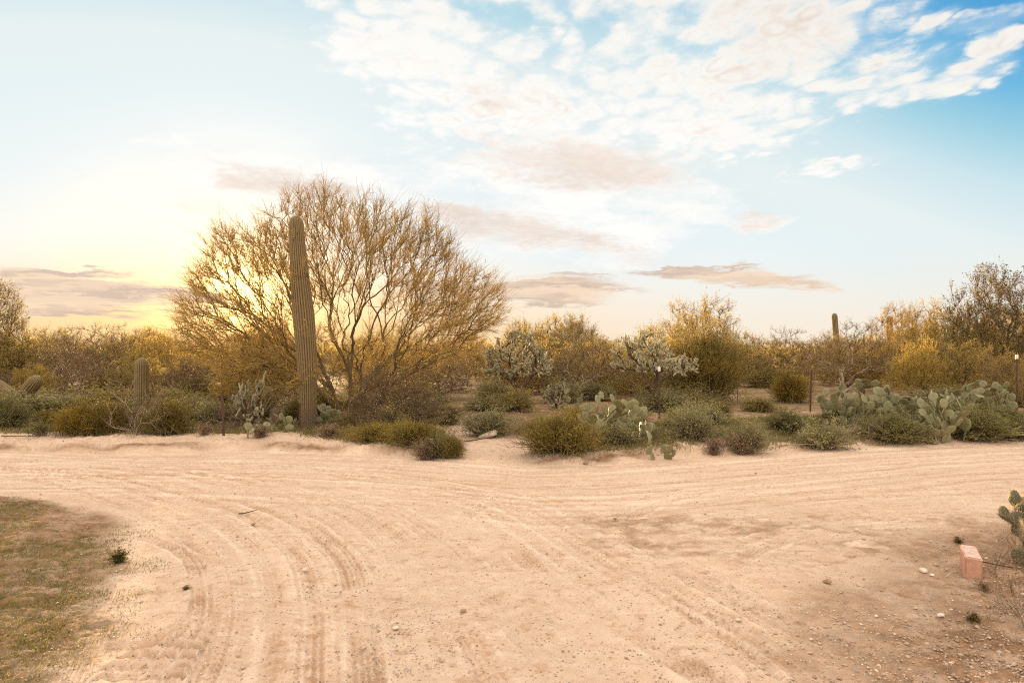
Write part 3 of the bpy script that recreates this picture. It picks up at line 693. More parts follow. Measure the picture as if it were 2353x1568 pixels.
saguaro('saguaro', 'short stout saguaro behind the pale dead shrub, its dome rimmed with spines', X, Y, gz(X, Y)-.05,
        [(np.stack([0*tt, 0*tt, tt*(1.8-48/1568*Y)], -1), np.interp(tt, [0, .5, 1], [.15, .165, .155]))], ribs=18)
Y = 17.5; X = (30-1176)/1568*Y; k = Y/1568; zz = gz(X, Y); zr = lambda y: CAM_H+(801-y)*k-zz
tt = np.linspace(0, 1, 12)[:, None]
arm1 = np.array([[(35-30)*k, .0, zr(935)]])*(1-tt)+np.array([[(98-30)*k, -.3, zr(878)]])*tt
arm2 = np.array([[(45-30)*k, .1, zr(925)]])*(1-tt)+np.array([[(-60-30)*k, .2, zr(868)]])*tt; arm2[:, 2] += .1*np.sin(tt[:, 0]*3)
saguaro('fallen_saguaro', 'leaning broken saguaro with two drooping arms at the left edge', X, Y, zz,
        [(arm1, np.full(12, .17)), (arm2, np.full(12, .13))], group=None, ribs=16)
X, Y, z = spot(633, 976); tt = np.linspace(0, 1, 10)
saguaro('barrel_cactus', 'small dark barrel cactus left of the tall saguaro foot', X, Y, z, [(np.stack([0*tt, 0*tt, tt*.24], -1), np.interp(tt, [0, .5, 1], [.11, .14, .12]))], ribs=16)
for x, yt_, Y, r_, lab in ((1927, 722, 40, .17, 'slender distant saguaro rising above the trees, the taller on the right'),
                         (2043, 730, 42, .2, 'distant saguaro column half hidden by bare branches on the right'),
                         (1222, 768, 30, .17, 'rounded saguaro tip showing over the silver cholla crown'),
                         (322, 781, 60, .11, 'tiny far saguaro column on the left skyline'),
                         ):
    X = (x-1176)/1568*Y; z = gz(X, Y); tt = np.linspace(0, 1, 12); top = CAM_H+(801-yt_)/1568*Y-z-.15
    saguaro('saguaro', lab, X, Y, z, [(np.stack([-.25*tt*(x == 1927), 0*tt, tt*top], -1), np.full(12, r_))], group=None, spines=False, ribs=14)

# ---- prickly pears
def pad_mesh(name, w, h, th, m, seed=0, spn=46, sl_=.035):
    g = np.random.default_rng(seed); K = 26; rings = []
    t = np.arange(K)/K*2*math.pi
    ox = np.cos(t)*w/2*(1+.12*np.sin(t)); oz = h/2+np.sin(t)*h/2
    body = Geo(); prof = [(0, 1.0), (.45, .95), (.8, .72), (.95, .38), (1.0, 0), (.95, -.38), (.8, -.72), (.45, -.95), (0, -1.0)]
    V = []
    for rr, f in prof: V.append(np.stack([ox*rr, np.full(K, th/2*f), h/2+(oz-h/2)*rr], -1))
    V = np.concatenate(V); I = np.arange(len(prof)*K).reshape(len(prof), K); I2 = np.roll(I, -1, 1)
    body.add(V, np.stack([I[:-1], I2[:-1], I2[1:], I[1:]], -1).reshape(-1, 4))
    me = body.mesh(name, [m, M['spine']], True)
    sg = Geo(); n_ = spn; a = g.uniform(0, 6.283, n_); rr = g.uniform(0, 1, n_)**.5; rr[:n_//3] = 1
    side = g.choice([-1, 1], n_); P = np.stack([np.cos(a)*w/2*rr*.97, side*th/2*np.sqrt(1-rr**2*.95), h/2+np.sin(a)*h/2*rr*.97], -1)
    N = unit(np.stack([np.cos(a)*rr, side*(1.2-rr), np.sin(a)*rr], -1))
    for k in range(3):
        d = unit(N+g.normal(size=P.shape)*.5); L = sl_*g.uniform(.5, 1.3, (n_, 1)); A, B = frames(d)
        sg.add(np.stack([P-A*.0014, P+A*.0014, P+d*L], 1).reshape(-1, 3), np.arange(n_)[:, None]*3+np.array([0, 1, 2]))
    # one mesh: body faces then spine faces
    bv = np.concatenate(body.v); sv_ = np.concatenate(sg.v); bf_ = np.concatenate(body.f[4]); sf = np.concatenate(sg.f[3])+len(bv)
    bpy.data.meshes.remove(me)
    me = mesh_from(name, np.concatenate([bv, sv_]), [bf_, sf], [m, M['spine']], True, np.concatenate([np.zeros(len(bf_)), np.ones(len(sf))]))
    return me
def pad_mat(name, a, b):
    m, n = mat(name); tc = n.node('ShaderNodeTexCoord').outputs['Object']; oi = n.node('ShaderNodeObjectInfo').outputs['Random']
    v = n.node('ShaderNodeTexVoronoi', None, Vector=tc, Scale=32.0, Randomness=.5).outputs['Distance']
    col = n.mix(n.ramp(n.noise(tc, 9, 4, .6), .3, .7), a, b)
    col = n.mix(n.ramp(oi, .75, 1.0, 0, .5), col, (.28, .25, .12))
    col = n.mix(n.ramp(v, .13, .27, .9, 0), col, (.42, .31, .18))
    col = n.mix(n.ramp(n.noise(tc, 5, 5, .7), .60, .72, 0, .6), col, (.24, .19, .11))
    bp_ = n.node('ShaderNodeBump', None, Strength=.4, Distance=.01, Height=n.ramp(v, .05, .3))
    s = n.node('ShaderNodeBsdfPrincipled', None, Base_Color=col, Roughness=.55, Normal=bp_.outputs[0]); n.node('ShaderNodeOutputMaterial', None, Surface=s.outputs[0]); return m
M['pad'] = pad_mat('cactus_pad', (.145, .145, .065), (.235, .22, .105)); M['pad_dark'] = pad_mat('dark_cactus_pad', (.07, .08, .04), (.12, .12, .06))
PADS = [pad_mesh('pad_a', .22, .27, .028, M['pad'], 1), pad_mesh('pad_b', .19, .27, .026, M['pad'], 2), pad_mesh('pad_c', .24, .26, .028, M['pad'], 3)]
PADD = [pad_mesh('pad_d', .17, .19, .028, M['pad_dark'], 4, 90, .07)]
def prickly(label, x, yb, yt, w, n_pads, seed, Y=None, pads=PADS, size=1.08, group='prickly pears among the roadside shrubs'):
    if Y is None: X, Y, z = spot(x, yb)
    else: X = (x-1176)/1568*Y; z = gz(X, Y)
    H = CAM_H-(yt-801)/1568*Y-z; Wd = w/1568*Y
    o = thing('prickly_pear', X, Y, z, label, 'cactus', group)
    g = np.random.default_rng(seed); out_ = []
    nb = max(2, n_pads//8)
    for i in range(nb):
        px = (i+.5)/nb-.5
        out_.append([np.array([px*Wd*.8, g.uniform(-.5, .5)*min(Wd, 1.0)*.6, -.03]), unit(np.array([px*.9+g.normal()*.2, g.normal()*.3, 1.0])), g.uniform(0, math.pi), size*g.uniform(.8, 1.0)])
    tries = 0
    while len(out_) < n_pads and tries < 6000:
        tries += 1
        p, d, yaw, s = out_[g.integers(0, len(out_))]
        side = np.array([math.cos(yaw), math.sin(yaw), 0]); side = unit(side-d*np.dot(side, d))
        a = g.uniform(-1.15, 1.15); h_ = .26*s; q = p+d*(h_/2+math.cos(a)*h_*.46)+side*math.sin(a)*.11*s
        d2 = unit(d*math.cos(a*.7)+side*math.sin(a*.7)+g.normal(size=3)*.22+np.array([0, 0, .25])); s2 = s*g.uniform(.82, 1.02)
        if s2 < size*.6: s2 = size*.7
        e = q+d2*.26*s2; lim = H*(1-.35*(abs(e[0])/(Wd/2+1e-6))**2)
        if e[2] > lim*1.02 or abs(e[0]) > Wd/2*1.02 or e[2] < .12 or abs(e[1]) > max(.45, Wd*.35): continue
        c = q+d2*.13*s2
        if any(np.linalg.norm(c-(b[0]+b[1]*.13*b[3])) < .082*size for b in out_): continue
        out_.append([q, d2, yaw+g.normal()*.7, s2])
    for p, d, yaw, s in out_[:96]:
        side = np.array([math.cos(yaw), math.sin(yaw), 0]); side = unit(side-d*np.dot(side, d)); nrm = np.cross(d, side)
        me = pads[g.integers(0, len(pads))]; c = link('pad', me, o)
        c.matrix_local = Matrix(((side[0]*s, nrm[0]*s, d[0]*s, p[0]), (side[1]*s, nrm[1]*s, d[1]*s, p[1]), (side[2]*s, nrm[2]*s, d[2]*s, p[2]), (0, 0, 0, 1)))
    return o

# ---- chollas
M['cholla'] = leaf_mat('cholla_joints', [(.24, .22, .13), (.35, .32, .20), (.28, .26, .16)], 0)
M['cholla_spine'] = leaf_mat('cholla_spines', [(.62, .53, .38), (.76, .66, .50), (.52, .43, .29)], .4)
def cholla(kind, seed, H, Wd, z0, nt, joints, stems=3, flat=True):
    g = np.random.default_rng(seed)
    tips = dome_pts(g, nt, Wd/2*.92, (H-z0)*.85, z0, .45, 1.0, .5)
    tips[:, 2] = z0+(tips[:, 2]-z0)*.8+.12*H-.16*np.hypot(tips[:, 0], tips[:, 1])
    roots = []
    for i in range(stems):
        a = 6.283*i/stems+.4; q = np.array([0, 0, -.1]); pl_ = [q]
        for k in range(4): q = q+np.array([math.cos(a)*.03*k*Wd/2, math.sin(a)*.03*k*Wd/2, z0/4*1.0])+g.normal(size=3)*.02; pl_.append(q)
        roots.append(pl_)
    sk = grow(tips, roots, .4, .14, .2, seed, .8)
    tg = Geo(); skeleton_mesh(tg, sk, .02, .38, 8, .13)
    end = np.where(sk[3] <= 2)[0]; i = g.integers(0, len(end), joints)
    P = sk[0][end[i]]+g.normal(size=(joints, 3))*.05; c_ = np.array([0, 0, H*.35])
    D = unit(unit(P-c_)+g.normal(size=(joints, 3))*.55+np.array([0, 0, .35])); L = g.uniform(.08, .15, joints); r = g.uniform(.018, .027, joints)
    # second-order joints
    P2 = P+D*L[:, None]*.85; D2 = unit(D+g.normal(size=D.shape)*.7+np.array([0, 0, .3])); L2 = g.uniform(.05, .12, joints)
    P = np.concatenate([P, P2]); D = np.concatenate([D, D2]); L = np.concatenate([L, L2]); r = np.concatenate([r, r*.85])
    jg = Geo()
    for a, b, ra, rb in ((0, .12, .55, .95), (.12, .8, .95, 1.0), (.8, .95, 1.0, .6), (.95, 1.0, .6, .05)):
        tubes(jg, P+D*(L*a)[:, None], P+D*(L*b)[:, None], r*ra, r*rb, 7)
    sg = Geo(); m = 34; i = np.repeat(np.arange(len(P)), m); t = g.uniform(0, 1, len(i)); A, B = frames(D[i]); th = g.uniform(0, 6.283, len(i))
    o_ = A*np.cos(th)[:, None]+B*np.sin(th)[:, None]; q = P[i]+D[i]*(L[i]*t)[:, None]+o_*r[i][:, None]*.95
    d = unit(o_+D[i]*.4+g.normal(size=q.shape)*.3); l_ = g.uniform(.014, .03, (len(i), 1)); a2, b2 = frames(d)
    sg.add(np.stack([q-a2*.0022, q+a2*.0022, q+d*l_], 1).reshape(-1, 3), np.arange(len(q))[:, None]*3+np.array([0, 1, 2]))
    reg(kind, [('trunk', tg, M['bark_dark'], True), ('crown', jg, M['cholla'], True), ('spines', sg, M['cholla_spine'], False)])
cholla('cholla_a', 51, 2.3, 2.6, .75, 90, 800); cholla('cholla_b', 52, 2.3, 2.6, .95, 80, 700, 2); cholla('cholla_low', 53, .85, .8, .15, 20, 110, 4)

SHR = 'shrubs along the far side of the road'
# (kind, name, x, ybase, ytop, width, label, category, group)
LIST = [
 ('sage2', 'desert_shrub', 15, 985, 900, 110, 'dark leafy shrub at the far left frame edge beside the road', 'shrub', SHR),
 ('sprig', 'desert_shrub', 95, 1000, 952, 62, 'small upright leafy sprig, leftmost plant on the bare road bank', 'shrub', SHR),
 ('broom_gold', 'broom_shrub', 178, 997, 924, 96, 'rounded golden yellow broom shrub on the left bank', 'shrub', SHR),
 ('broom_olive', 'broom_shrub', 248, 994, 918, 92, 'olive rounded broom shrub just right of the golden one', 'shrub', SHR),
 ('dead', 'dead_shrub', 318, 998, 862, 160, 'pale leafless shrub with long forked branches in front of the short saguaro', 'shrub', None),
 ('broom_olive', 'broom_shrub', 388, 996, 918, 105, 'olive broom shrub right of the pale leafless shrub', 'shrub', SHR),
 ('sage0', 'desert_shrub', 90, 952, 893, 190, 'wide low grey green shrub under the leaning saguaro', 'shrub', SHR),
 ('sage3', 'desert_shrub', 235, 948, 880, 150, 'olive shrub mass behind the golden broom shrub', 'shrub', SHR),
 ('sage1', 'desert_shrub', 420, 955, 905, 120, 'grey green shrub behind and right of the dead shrub', 'shrub', SHR),
 ('sage0', 'desert_shrub', 500, 972, 912, 130, 'dense dark green shrub behind the leftmost steel post', 'shrub', SHR),
 ('bush_dark', 'desert_shrub', 452, 925, 866, 120, 'dark rounded bush in the left thicket', 'shrub', SHR),
 ('dry_tuft', 'dry_grass_clump', 470, 1000, 965, 40, 'pinkish dry grass clump left of the leftmost steel post', 'grass clump', 'dry grass clumps'),
 ('dry_tuft', 'dry_grass_clump', 600, 1004, 972, 50, 'pale dry grass clump below the messy cholla', 'grass clump', 'dry grass clumps'),
 ('dry_tuft', 'dry_grass_clump', 755, 1004, 968, 60, 'dry grass clump at the right foot of the tall saguaro', 'grass clump', 'dry grass clumps'),
 ('cholla_low', 'cholla', 578, 980, 858, 92, 'messy drooping cholla with silver top left of the tall saguaro', 'cactus', None),
 ('bare_b', 'bare_tree', 590, 962, 742, 220, 'golden twiggy tree in front of the low sun, left of the saguaro', 'tree', None),
 ('bare_a', 'bare_tree', 905, 982, 850, 240, 'brown tangled leafless tree right of the spreading tree trunk', 'tree', None),
 ('broom_wide', 'broom_shrub', 865, 1010, 968, 140, 'low olive shrub below the brown leafless tree', 'shrub', SHR),
 ('broom_wide', 'broom_shrub', 950, 1020, 962, 130, 'olive green shrub with feathery top, second from the sandy wash on its left', 'shrub', SHR),
 ('sprig', 'desert_shrub', 1005, 1030, 975, 90, 'loose leafy shrub sloping down towards the sandy wash', 'shrub', SHR),
 ('dry_tuft', 'dry_grass_clump', 975, 1035, 1000, 60, 'dry grass clump beside the loose leafy shrub near the wash', 'grass clump', 'dry grass clumps'),
 ('dry_tuft', 'dry_grass_clump', 1700, 1026, 985, 60, 'dry pinkish grass clump on the open bank right of centre', 'grass clump', 'dry grass clumps'),
 ('dry_tuft', 'dry_grass_clump', 1640, 1030, 1000, 50, 'dry grass clump beside dead agave like stalks on the bank', 'grass clump', 'dry grass clumps'),
 ('dead', 'dead_shrub', 1660, 1022, 985, 90, 'small collapsed dead shrub on the bank right of the small prickly pear', 'shrub', None),
 ('dead', 'dead_shrub', 1990, 1004, 950, 110, 'dead twiggy shrub between green shrubs under the big prickly pear', 'shrub', None),
 ('dead', 'dead_shrub', 1215, 992, 930, 110, 'brown dead brush right of the grey shrub by the wash', 'shrub', None),
 ('dead', 'dead_shrub', 545, 985, 915, 110, 'dead twiggy brush behind the leftmost steel post', 'shrub', None),
 ('broom_olive', 'broom_shrub', 1038, 1038, 1000, 62, 'small green shrub at the left lip of the sandy wash', 'shrub', SHR),
 ('sage0', 'desert_shrub', 1120, 1000, 932, 135, 'grey green shrub on the right bank of the wash behind the pale rock', 'shrub', SHR),
 ('sage1', 'desert_shrub', 975, 968, 905, 130, 'grey shrub to the left of the bend in the wash', 'shrub', SHR),
 ('sage1', 'desert_shrub', 1115, 940, 902, 110, 'soft grey green shrub in front of the left cholla tree', 'shrub', SHR),
 ('sage2', 'desert_shrub', 950, 950, 880, 150, 'olive green shrub behind the brown leafless tree', 'shrub', SHR),
 ('cholla_a', 'cholla_tree', 1190, 926, 758, 176, 'large silvery cholla tree with forked dark trunks right of the wash', 'cactus', 'silvery cholla trees'),
 ('cholla_b', 'cholla_tree', 1092, 868, 815, 68, 'small far cholla tree glowing left of the large silvery one', 'cactus', 'silvery cholla trees'),
 ('open_tree', 'open_tree', 1338, 916, 752, 210, 'round twiggy tree with forked trunk between the two cholla trees', 'tree', None),
 ('cholla_low', 'cholla', 1278, 940, 872, 68, 'low bright rimmed cholla between the two cholla trees', 'cactus', None),
 ('broom_wide', 'broom_shrub', 1290, 1036, 945, 200, 'broad bushy olive shrub at the right lip of the sandy wash', 'shrub', SHR),
 ('sage0', 'desert_shrub', 1410, 1018, 962, 120, 'low sage shrub at the foot of the central prickly pear', 'shrub', SHR),
 ('cholla_b', 'cholla_tree', 1497, 942, 757, 182, 'tall cholla tree with one thick trunk behind the steel post', 'cactus', 'silvery cholla trees'),
 ('cholla_a', 'cholla_tree', 1432, 888, 818, 90, 'small cholla tree lit from behind, left of the tall cholla tree', 'cactus', 'silvery cholla trees'),
 ('broom_tall', 'broom_tree', 1612, 925, 742, 190, 'tall golden broom like bush right of the tall cholla tree', 'shrub', None),
 ('mesquite2', 'mesquite_tree', 1600, 868, 685, 240, 'leafy tree rising behind the tall golden broom bush', 'tree', None),
 ('sage0', 'desert_shrub', 1588, 1008, 922, 120, 'grey green shrub right of the small prickly pear clump', 'shrub', SHR),
 ('sage3', 'desert_shrub', 1462, 962, 928, 70, 'olive shrub under the tall cholla tree', 'shrub', SHR),
 ('sage1', 'desert_shrub', 1718, 1020, 955, 100, 'grey shrub with dry lower stems on the open bank', 'shrub', SHR),
 ('sage2', 'desert_shrub', 1802, 992, 932, 92, 'green shrub with reddish base left of the big prickly pear', 'shrub', SHR),
 ('broom_olive', 'broom_shrub', 1655, 955, 922, 44, 'tiny rounded shrub alone on the pale clearing', 'shrub', SHR),
 ('sage3', 'desert_shrub', 1740, 945, 903, 90, 'low brownish shrub in the middle of the clearing', 'shrub', SHR),
 ('sage2', 'desert_shrub', 1748, 888, 836, 85, 'bright green round bush behind the clearing', 'shrub', SHR),
 ('broom_gold', 'broom_shrub', 1815, 924, 850, 95, 'golden upright shrub left of the thin steel post', 'shrub', SHR),
 ('open_tree', 'open_tree', 1943, 900, 738, 230, 'open crooked tree with pale limbs behind the big prickly pear', 'tree', None),
 ('sage1', 'desert_shrub', 1890, 1016, 955, 125, 'grey leafy shrub below the big prickly pear', 'shrub', SHR),
 ('sage2', 'desert_shrub', 2050, 1004, 938, 150, 'dark green shrub between the prickly pears at the road edge', 'shrub', SHR),
 ('sage2', 'desert_shrub', 2240, 998, 925, 170, 'dark wide shrub under the right hand prickly pear', 'shrub', SHR),
 ('sage2', 'desert_shrub', 2335, 998, 945, 90, 'dark shrub at the right frame edge beyond the road', 'shrub', SHR),
 ('acacia', 'golden_tree', 2185, 900, 690, 230, 'golden leafed tree glowing left of the dark tree at right', 'tree', None),
 ('mesquite', 'mesquite_tree', 2300, 905, 612, 260, 'tall dark leafy tree at the right frame edge', 'tree', None),
 ('bare_b', 'bare_tree', 2085, 885, 700, 210, 'bare feathery tree leaning out left of the golden tree', 'tree', None),
 ('mesquite', 'mesquite_tree', -35, 905, 640, 210, 'dark leafy tree cut by the left frame edge', 'tree', None),
 ('thicket', 'desert_tree', 40, 905, 770, 200, 'low dense olive tree below the leafy tree at the left edge', 'tree', None),
 ('mesquite2', 'mesquite_tree', 130, 870, 752, 150, 'open leafy tree on the left skyline', 'tree', None),
 ('open_tree', 'open_tree', 260, 868, 742, 230, 'sparse tree with curling leafy sprigs above the short saguaro', 'tree', None),
 ('open_tree', 'open_tree', 400, 868, 752, 110, 'small sprigged tree left of the sun', 'tree', None),
 ('mesquite2', 'mesquite_tree', 1282, 868, 720, 200, 'sprigged leafy tree behind the two cholla trees', 'tree', None),
 ('mesquite2', 'mesquite_tree', 1190, 858, 742, 130, 'leafy tree skyline behind the left cholla tree', 'tree', None),
]
for r_ in LIST: plant(*r_)
prickly('large upright prickly pear clump of pale pads in the middle of the far bank', 1418, 1014, 900, 165, 80, 61, size=.95)
prickly('low prickly pear clump right of the central one at the road edge', 1520, 1034, 990, 75, 11, 62, size=.75)
prickly('tall pad cluster of the big left hand prickly pear on the right bank', 1960, 975, 868, 190, 90, 63)
prickly('prickly pear clump sagging between the two biggest clumps on the right', 2085, 985, 905, 130, 45, 64)
prickly('ragged prickly pear with brown lower pads reaching down to the road', 2165, 1003, 885, 130, 70, 65)
prickly('prickly pear clump farthest right with sunlit pads', 2262, 960, 866, 160, 70, 66)
prickly('small prickly pear at the left of the tall saguaro foot', 648, 990, 948, 70, 10, 67, size=.75)
prickly('low ground hugging prickly pear below the messy cholla', 585, 1003, 970, 75, 10, 68, size=.85)
prickly('few prickly pear pads under the brown leafless tree', 985, 975, 938, 60, 7, 69, size=.85)
prickly('prickly pear behind the low bright rimmed cholla', 1312, 935, 878, 62, 16, 70, size=.85)
prickly('hidden prickly pear pads inside the dead shrub on the left', 335, 990, 925, 60, 12, 71, size=.85)
prickly('prickly pear right of the tall saguaro foot in the tree shade', 745, 975, 925, 70, 14, 72, size=.85)

# far thicket, copies
def far_label(x):
    if x < 430: return 'olive tree in the far thicket left of the sun'
    if x < 1100: return 'backlit olive tree in the far thicket behind the spreading tree'
    if x < 1750: return 'olive tree in the far thicket behind the cholla trees'
    return 'golden olive tree in the far thicket behind the clearing on the right'
g = np.random.default_rng(99)
def tops(x): return np.interp(x, [-100, 80, 200, 330, 450, 600, 1100, 1180, 1420, 1500, 1700, 1900, 2100, 2400], [752, 765, 758, 762, 775, 762, 770, 760, 752, 760, 758, 750, 742, 722])
for row, (Yr, dx_, lo_) in enumerate(((25, 150, 12), (31, 120, 4), (39, 95, 0))):
    x = -120.0
    while x < 2500:
        xx = x+g.uniform(-25, 25); Y = Yr+g.uniform(-2, 2)
        if not (row == 0 and (1620 < xx < 2080 or g.uniform() < .25)):
            kd = ['thicket', 'thicket2', 'bare_b', 'thicket', 'open_tree', 'mesquite2'][g.integers(0, 6)]
            plant(kd, 'desert_tree', xx, 0, tops(xx)+g.uniform(-34, 34)+lo_*1.2, g.uniform(170, 250)*28/Yr*.85, far_label(xx), 'tree', far_label(xx)+' row', Y=Y)
        x += dx_
for j in range(30):     # taller brush in front of the far thicket
    x = -90+j*85+g.uniform(-25, 25)
    if 1060 < x < 1140 or 1560 < x < 2060 or 470 < x < 860: continue
    Y = g.uniform(19.5, 22.5); kd = ['thicket', 'thicket2', 'bare_a', 'bare_b', 'acacia'][g.integers(0, 5)]
    if 1150 < x < 1560: Y = g.uniform(25, 27)
    lab = 'tangled olive brush in front of the far thicket, '+('left of the big spreading tree' if x < 500 else 'behind the wash' if x < 1150 else 'between the two cholla trees' if x < 1570 else 'under the trees at the right')
    plant(kd, 'brush', x, 0, tops(x)+g.uniform(40, 90), g.uniform(110, 170), lab, 'brush', lab, Y=Y)
for j in range(26):     # low shrubs between the thicket and the road
    x = -60+j*97+g.uniform(-30, 30); yb = g.uniform(918, 945)
    if 1640 < x < 1860 or 1020 < x < 1090: continue
    plant(['sage3', 'sage0', 'sage1', 'broom_wide'][g.integers(0, 4)], 'desert_shrub', x, yb, yb-g.uniform(38, 60), g.uniform(90, 150),
          'low olive shrub at the foot of the far thicket', 'shrub', 'low shrubs at the foot of the far thicket')
for j in range(34):
    x = -40+j*72+g.uniform(-22, 22); yb = g.uniform(950, 985)
    if 1640 < x < 1850 or 1020 < x < 1260 or 1440 < x < 1530: continue
    h_ = g.uniform(30, 55)
    plant(['sage0', 'sage1', 'sage2', 'sage3', 'broom_wide', 'broom_olive'][g.integers(0, 6)], 'desert_shrub', x, yb, yb-h_, h_*g.uniform(1.6, 2.4),
          'low tangled shrub filling the gaps behind the front row of roadside plants', 'shrub', 'low shrubs filling the gaps behind the front row')
# very far scrub: one mass
def scrub():
    geo_ = Geo(); gg = np.random.default_rng(5)
    n_ = 420; Y = gg.uniform(46, 230, n_)**1.0; X = (gg.uniform(-.9, .9, n_))*Y; S = gg.uniform(1.0, 1.9, n_)
    N = 420
    for x, y, s in zip(X, Y, S):
        d = unit(gg.normal(size=(N, 3))); d[:, 2] = np.abs(d[:, 2]); r = gg.uniform(.3, 1, N)**.4
        P = d*r[:, None]*np.array([2.0*s, 2.0*s, 1.55*s])*(.7+.6*vnoise(d[:, 0]*2+x, d[:, 1]*2, 4))[:, None]+np.array([x, y, 0])
        leaves(geo_, P, .22+.0012*y, unit(d), .35, int(x*10) & 0xffff)
    link('distant_scrub', geo_.mesh('distant_scrub', [M['leaf_olive']]), kind='stuff')
scrub()

# ---- fence of steel posts and wire
M['steel'] = bark_mat('rusted_steel', (.05, .03, .02), (.10, .055, .035), 12, .2); M['white_paint'] = bark_mat('post_tip_paint', (.62, .52, .42), (.75, .66, .55), 6, .1)
fp = [(-200, 985, 880), (515, 1000, 905), (688, 986, 925), (1514, 962, 843), (1860, 945, 853), (2335, 955, 815), (2750, 965, 800)]
X0, Y0, Z0 = spot(515, 1000)
fence = thing('wire_fence', X0, Y0, Z0, 'thin wire fence on dark steel stakes running through the shrubs beyond the road', 'fence')
tp = []
for i, (x, yb, yt_) in enumerate(fp):
    X, Y, z = spot(x, yb); h_ = CAM_H-(yt_-801)/1568*Y-z; geo_ = Geo()
    lean = np.array([rnd.uniform(-.05, .05), 0, 0]); b0 = np.array([[X-X0, Y-Y0, z-Z0-.1]]); t0 = np.array([[X-X0, Y-Y0, z-Z0+h_]])+lean
    for ox, oy, w1, w2 in ((0, 0, .022, .004), (0, .012, .004, .014)):
        c_ = np.array([[-w1, -w2, 0], [w1, -w2, 0], [w1, w2, 0], [-w1, w2, 0]])+np.array([ox, oy, 0])
        V = np.concatenate([b0+c_, t0+c_]); geo_.add(V, [[0, 1, 5, 4], [1, 2, 6, 5], [2, 3, 7, 6], [3, 0, 4, 7], [4, 5, 6, 7]])
    for q in np.arange(.12, h_, .055):
        c_ = b0+(t0-b0)*((q+.1)/(h_+.1)); V = c_+np.array([[-.008, -.011, 0], [.008, -.011, 0], [.008, -.004, 0], [-.008, -.004, 0], [-.008, -.011, .018], [.008, -.011, .018], [.008, -.004, .018], [-.008, -.004, .018]])
        geo_.add(V, [[0, 1, 5, 4], [1, 2, 6, 5], [3, 0, 4, 7], [4, 5, 6, 7]])
    po = link('fence_post', geo_.mesh('fence_post', [M['steel']]), fence)
    cg = Geo(); c_ = np.array([[-.026, -.02, 0], [.026, -.02, 0], [.026, .03, 0], [-.026, .03, 0]]); tt_ = (t0-b0)/np.linalg.norm(t0-b0)
    cg.add(np.concatenate([t0-tt_*.10+c_, t0+tt_*.005+c_]), [[0, 1, 5, 4], [1, 2, 6, 5], [2, 3, 7, 6], [3, 0, 4, 7], [4, 5, 6, 7]])
    if i in (3, 5): link('painted_tip', cg.mesh('painted_tip', [M['white_paint']]), po)
    tp.append((b0[0], t0[0]))
for f in (.35, .55, .75, .95):
    geo_ = Geo()
    for (b0, t0), (b1, t1) in zip(tp[:-1], tp[1:]):
        a = b0+(t0-b0)*f; b = b1+(t1-b1)*f; s = np.linspace(0, 1, 13)[:, None]; P = a*(1-s)+b*s; P[:, 2] -= .05*np.sin(s[:, 0]*math.pi)
        tubes(geo_, P[:-1], P[1:], np.full(12, .0028), np.full(12, .0028), 4)
        nb = int(np.linalg.norm(b-a)/.15); s = np.linspace(0, 1, nb)[:, None]; Q = a*(1-s)+b*s; Q[:, 2] -= .05*np.sin(s[:, 0]*math.pi)
        e = rng.normal(size=Q.shape)*.009; tubes(geo_, Q-e, Q+e, np.full(nb, .0013), np.full(nb, .0013), 3)
    link('wire', geo_.mesh('wire', [M['steel']]), fence)

# ---- block, rocks, sticks
def noisy_rock(name, label, X, Y, size, seed, m, sink=.3, group=None, rot=0, z=None, tilt=0, category='rock'):
    import bmesh
    bm = bmesh.new(); bmesh.ops.create_icosphere(bm, subdivisions=3, radius=1.0); g = np.random.default_rng(seed)
    pl = [unit(g.normal(size=3)) for _ in range(9)]; of = g.uniform(.55, .9, 9)
    for v in bm.verts:
        c = np.array(v.co)
        for p, o_ in zip(pl, of):
            k = c@p
            if k > o_: c = c-p*(k-o_)*.85
        c = c*(1+.06*(vnoise(c[0]*4+seed, c[1]*4+c[2]*3, 3)-.5)); v.co = Vector(c*np.array(size)/2)
    me = bpy.data.meshes.new(name); bm.to_mesh(me); bm.free(); me.materials.append(m)
    for p in me.polygons: p.use_smooth = True
    o = link(name, me, None, label=label, category=category, group=group)
    o.location = (X, Y, (gz(X, Y) if z is None else z)+size[2]/2*(1-sink)); o.rotation_euler = (0, tilt, rot); return o
M['rock_pale'] = bark_mat('pale_rock', (.50, .42, .34), (.66, .58, .48), 5, .5); M['rock_brown'] = bark_mat('brown_rock', (.26, .16, .10), (.40, .27, .18), 5, .5)
X, Y, z = spot(1122, 1006)
noisy_rock('rock', 'long pale slanting rock lying across the sandy wash', X, Y, (.46, .2, .15), 3, M['rock_pale'], .15, None, .35, z, -.28)
RK = 'loose stones on the dirt junction'
